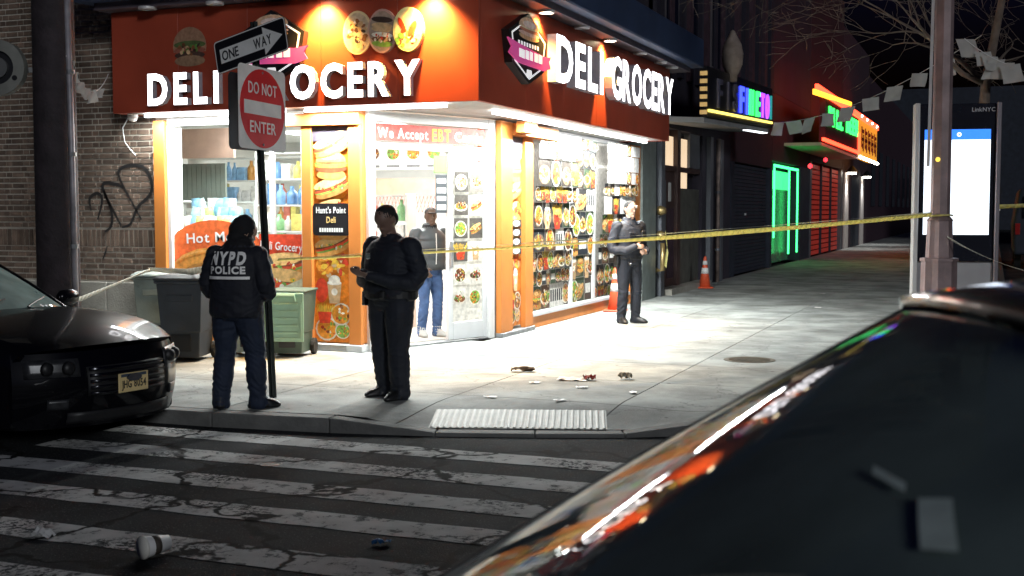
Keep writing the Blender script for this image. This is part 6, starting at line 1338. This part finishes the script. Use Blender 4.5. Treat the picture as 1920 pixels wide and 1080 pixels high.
ph = MB(); ph.box(-.04, .04, -.006, .006, -.08, .08); pho = ph.build('phone', P('phone_black', (.01, .01, .012), .2), None, bevel=.006)
rot2 = Matrix.Rotation(of2.rotation_euler.z, 4, 'Z'); pho.location = V(-5.22, 10.24, 0)+rot2 @ V(.01, .395, 1.20); pho.rotation_euler = (rad(-62), 0, of2.rotation_euler.z); tag(pho, 'dark phone held in both hands by the bareheaded officer', 'phone')
# ---- officer by the side window
of3 = thing('person', 'officer in knit cap and grey blue jacket standing by the side window', 'person', (-5.27, 18.42, 0), hd(.55, -.80)); of3.scale = (1.06, 1.06, 1.06)
b = Body()
legs(b, .095, 1, (-.11, .03, 0), (.11, -.03, 0), (-.115, .04, .50), (.11, .02, .50), TR, BT, 1.06, (.3, -.3), .90)
b.loft([((0, 0, .83), .165, .125), ((0, 0, .92), .19, .145), ((0, 0, 1.02), .195, .15)], TR)
b.loft([((0, 0, .94), .20, .155), ((0, .01, .99), .215, .165), ((0, .015, 1.12), .21, .165), ((0, .02, 1.27), .23, .17), ((0, .01, 1.38), .232, .155), ((0, 0, 1.46), .18, .125), ((0, .0, 1.505), .10, .09), ((0, .01, 1.55), .085, .082)], JK)
for s_ in (-1, 1):
    wz = (s_*.10, .255, 1.13) if s_ > 0 else (-.12, .25, 1.05)
    b.limb([((s_*.215, 0, 1.42), .085), ((s_*.285, -.04, 1.17), .074), ((s_*.285, .0, 1.08), .072), ((s_*.19, .17, 1.07), .058), (wz, .046)], JK); b.hand(V(*wz)+V(-s_*.01, .01, 0), (-s_*.8, .45, .05), (s_*.3, .8, .3), SK, .7, 1., s_)
b.limb([((0, .01, 1.50), .062), ((0, .025, 1.60), .058)], HO)
Mh, q = b.head((0, .035, 1.665), SK, None, -.15, .05, 1.); b.ell(q(0, -.01, .045), (.088, .106, .085), HO, Mh); b.ell(q(0, -.04, -.01), (.082, .075, .08), HO, Mh)
b.finish('body', [m_skin_l, m_uni2, m_uni, m_boot, P('knit_cap', (.010, .011, .013), .9, bump=.4, bsc=60)], of3, wr=(1, 2), amp=.011)
belt(of3, .975, .205, .16, (0, .008), .06); mb = MB(); mb.box(-.045, .045, .128, .142, 1.685, 1.725); mb.build('cap_badge', m_refl, of3, bevel=.006)
MB().box(.20, .26, -.05, .06, .84, 1.0).build('holster', m_boot, of3, bevel=.015); mb = MB(); mb.tube([(.13, .17, .97), (.15, .185, .90), (.12, .18, .86), (.10, .175, .9)], .008, 6); mb.build('key_ring', m_chrome, of3); MB().box(-.16, -.09, .165, .20, 1.26, 1.36).build('radio', m_plastic, of3, bevel=.01); MB().box(.05, .15, .17, .20, 1.20, 1.34).build('vest_pouch', m_uni, of3, bevel=.012)
# ---- man in the doorway
mn = thing('person', 'person in grey cap, puffer jacket and blue jeans standing inside the doorway', 'person', (-7.22, 15.30, .02), hd(.62, -.78))
b = Body()
legs(b, .09, 1, (-.09, .05, 0), (.10, -.05, 0), (-.10, .06, .50), (.10, .03, .50), TR, BT, .95, (.2, -.3), .90)
b.loft([((0, 0, .83), .155, .115), ((0, 0, .93), .175, .13)], TR)
rows_ = []
for k in range(17):
    z = .92+k*.033; pf_ = 1+.055*abs(math.sin(k*PI/4)); base = .235 if z < 1.36 else .235-(z-1.36)*.7; rows_.append(((0, .01, z), base*pf_, base*.74*pf_))
rows_ += [((0, .01, 1.49), .11, .10), ((0, .015, 1.545), .095, .09)]; b.loft(rows_, JK)
for s_ in (-1, 1):
    b.limb([((s_*.215, 0, 1.41), .095), ((s_*.25, -.01, 1.30), .088), ((s_*.265, -.02, 1.22), .092), ((s_*.275, -.03, 1.14), .083), ((s_*.27, .02, 1.06), .085), ((s_*.22, .11, 1.0), .07), ((s_*.19, .15, .97), .06)], JK); b.hand((s_*.185, .16, .95), (-s_*.2, .5, -.8), (s_*.8, .4, .1), SK, .5, 1., s_)
b.limb([((0, .01, 1.50), .06), ((0, .03, 1.60), .056)], SK); b.loft([((0, .012, 1.49), .10, .095), ((0, .02, 1.56), .085, .085)], HO)
Mh, q = b.head((0, .04, 1.655), SK, None, -.35, .05, 1.); b.ell(q(0, -.006, .048), (.084, .103, .076), HO + 1, Mh); b.loft([(q(0, .115, .045), .062, .058, -.35), (q(0, .118, .056), .060, .056, -.35)], HO+1)
b.finish('body', [m_skin_b, m_puff, m_jean, P('pale_shoes', (.5, .5, .48), .6), m_hood, P('grey_cap', (.014, .014, .016), .8)], mn, wr=(2,), amp=.012)
mb = MB(); mb.tube([(.02, .195, 1.0), (.015, .20, 1.2), (.01, .18, 1.42)], .007, 5); mb.build('jacket_zip', m_white, mn)
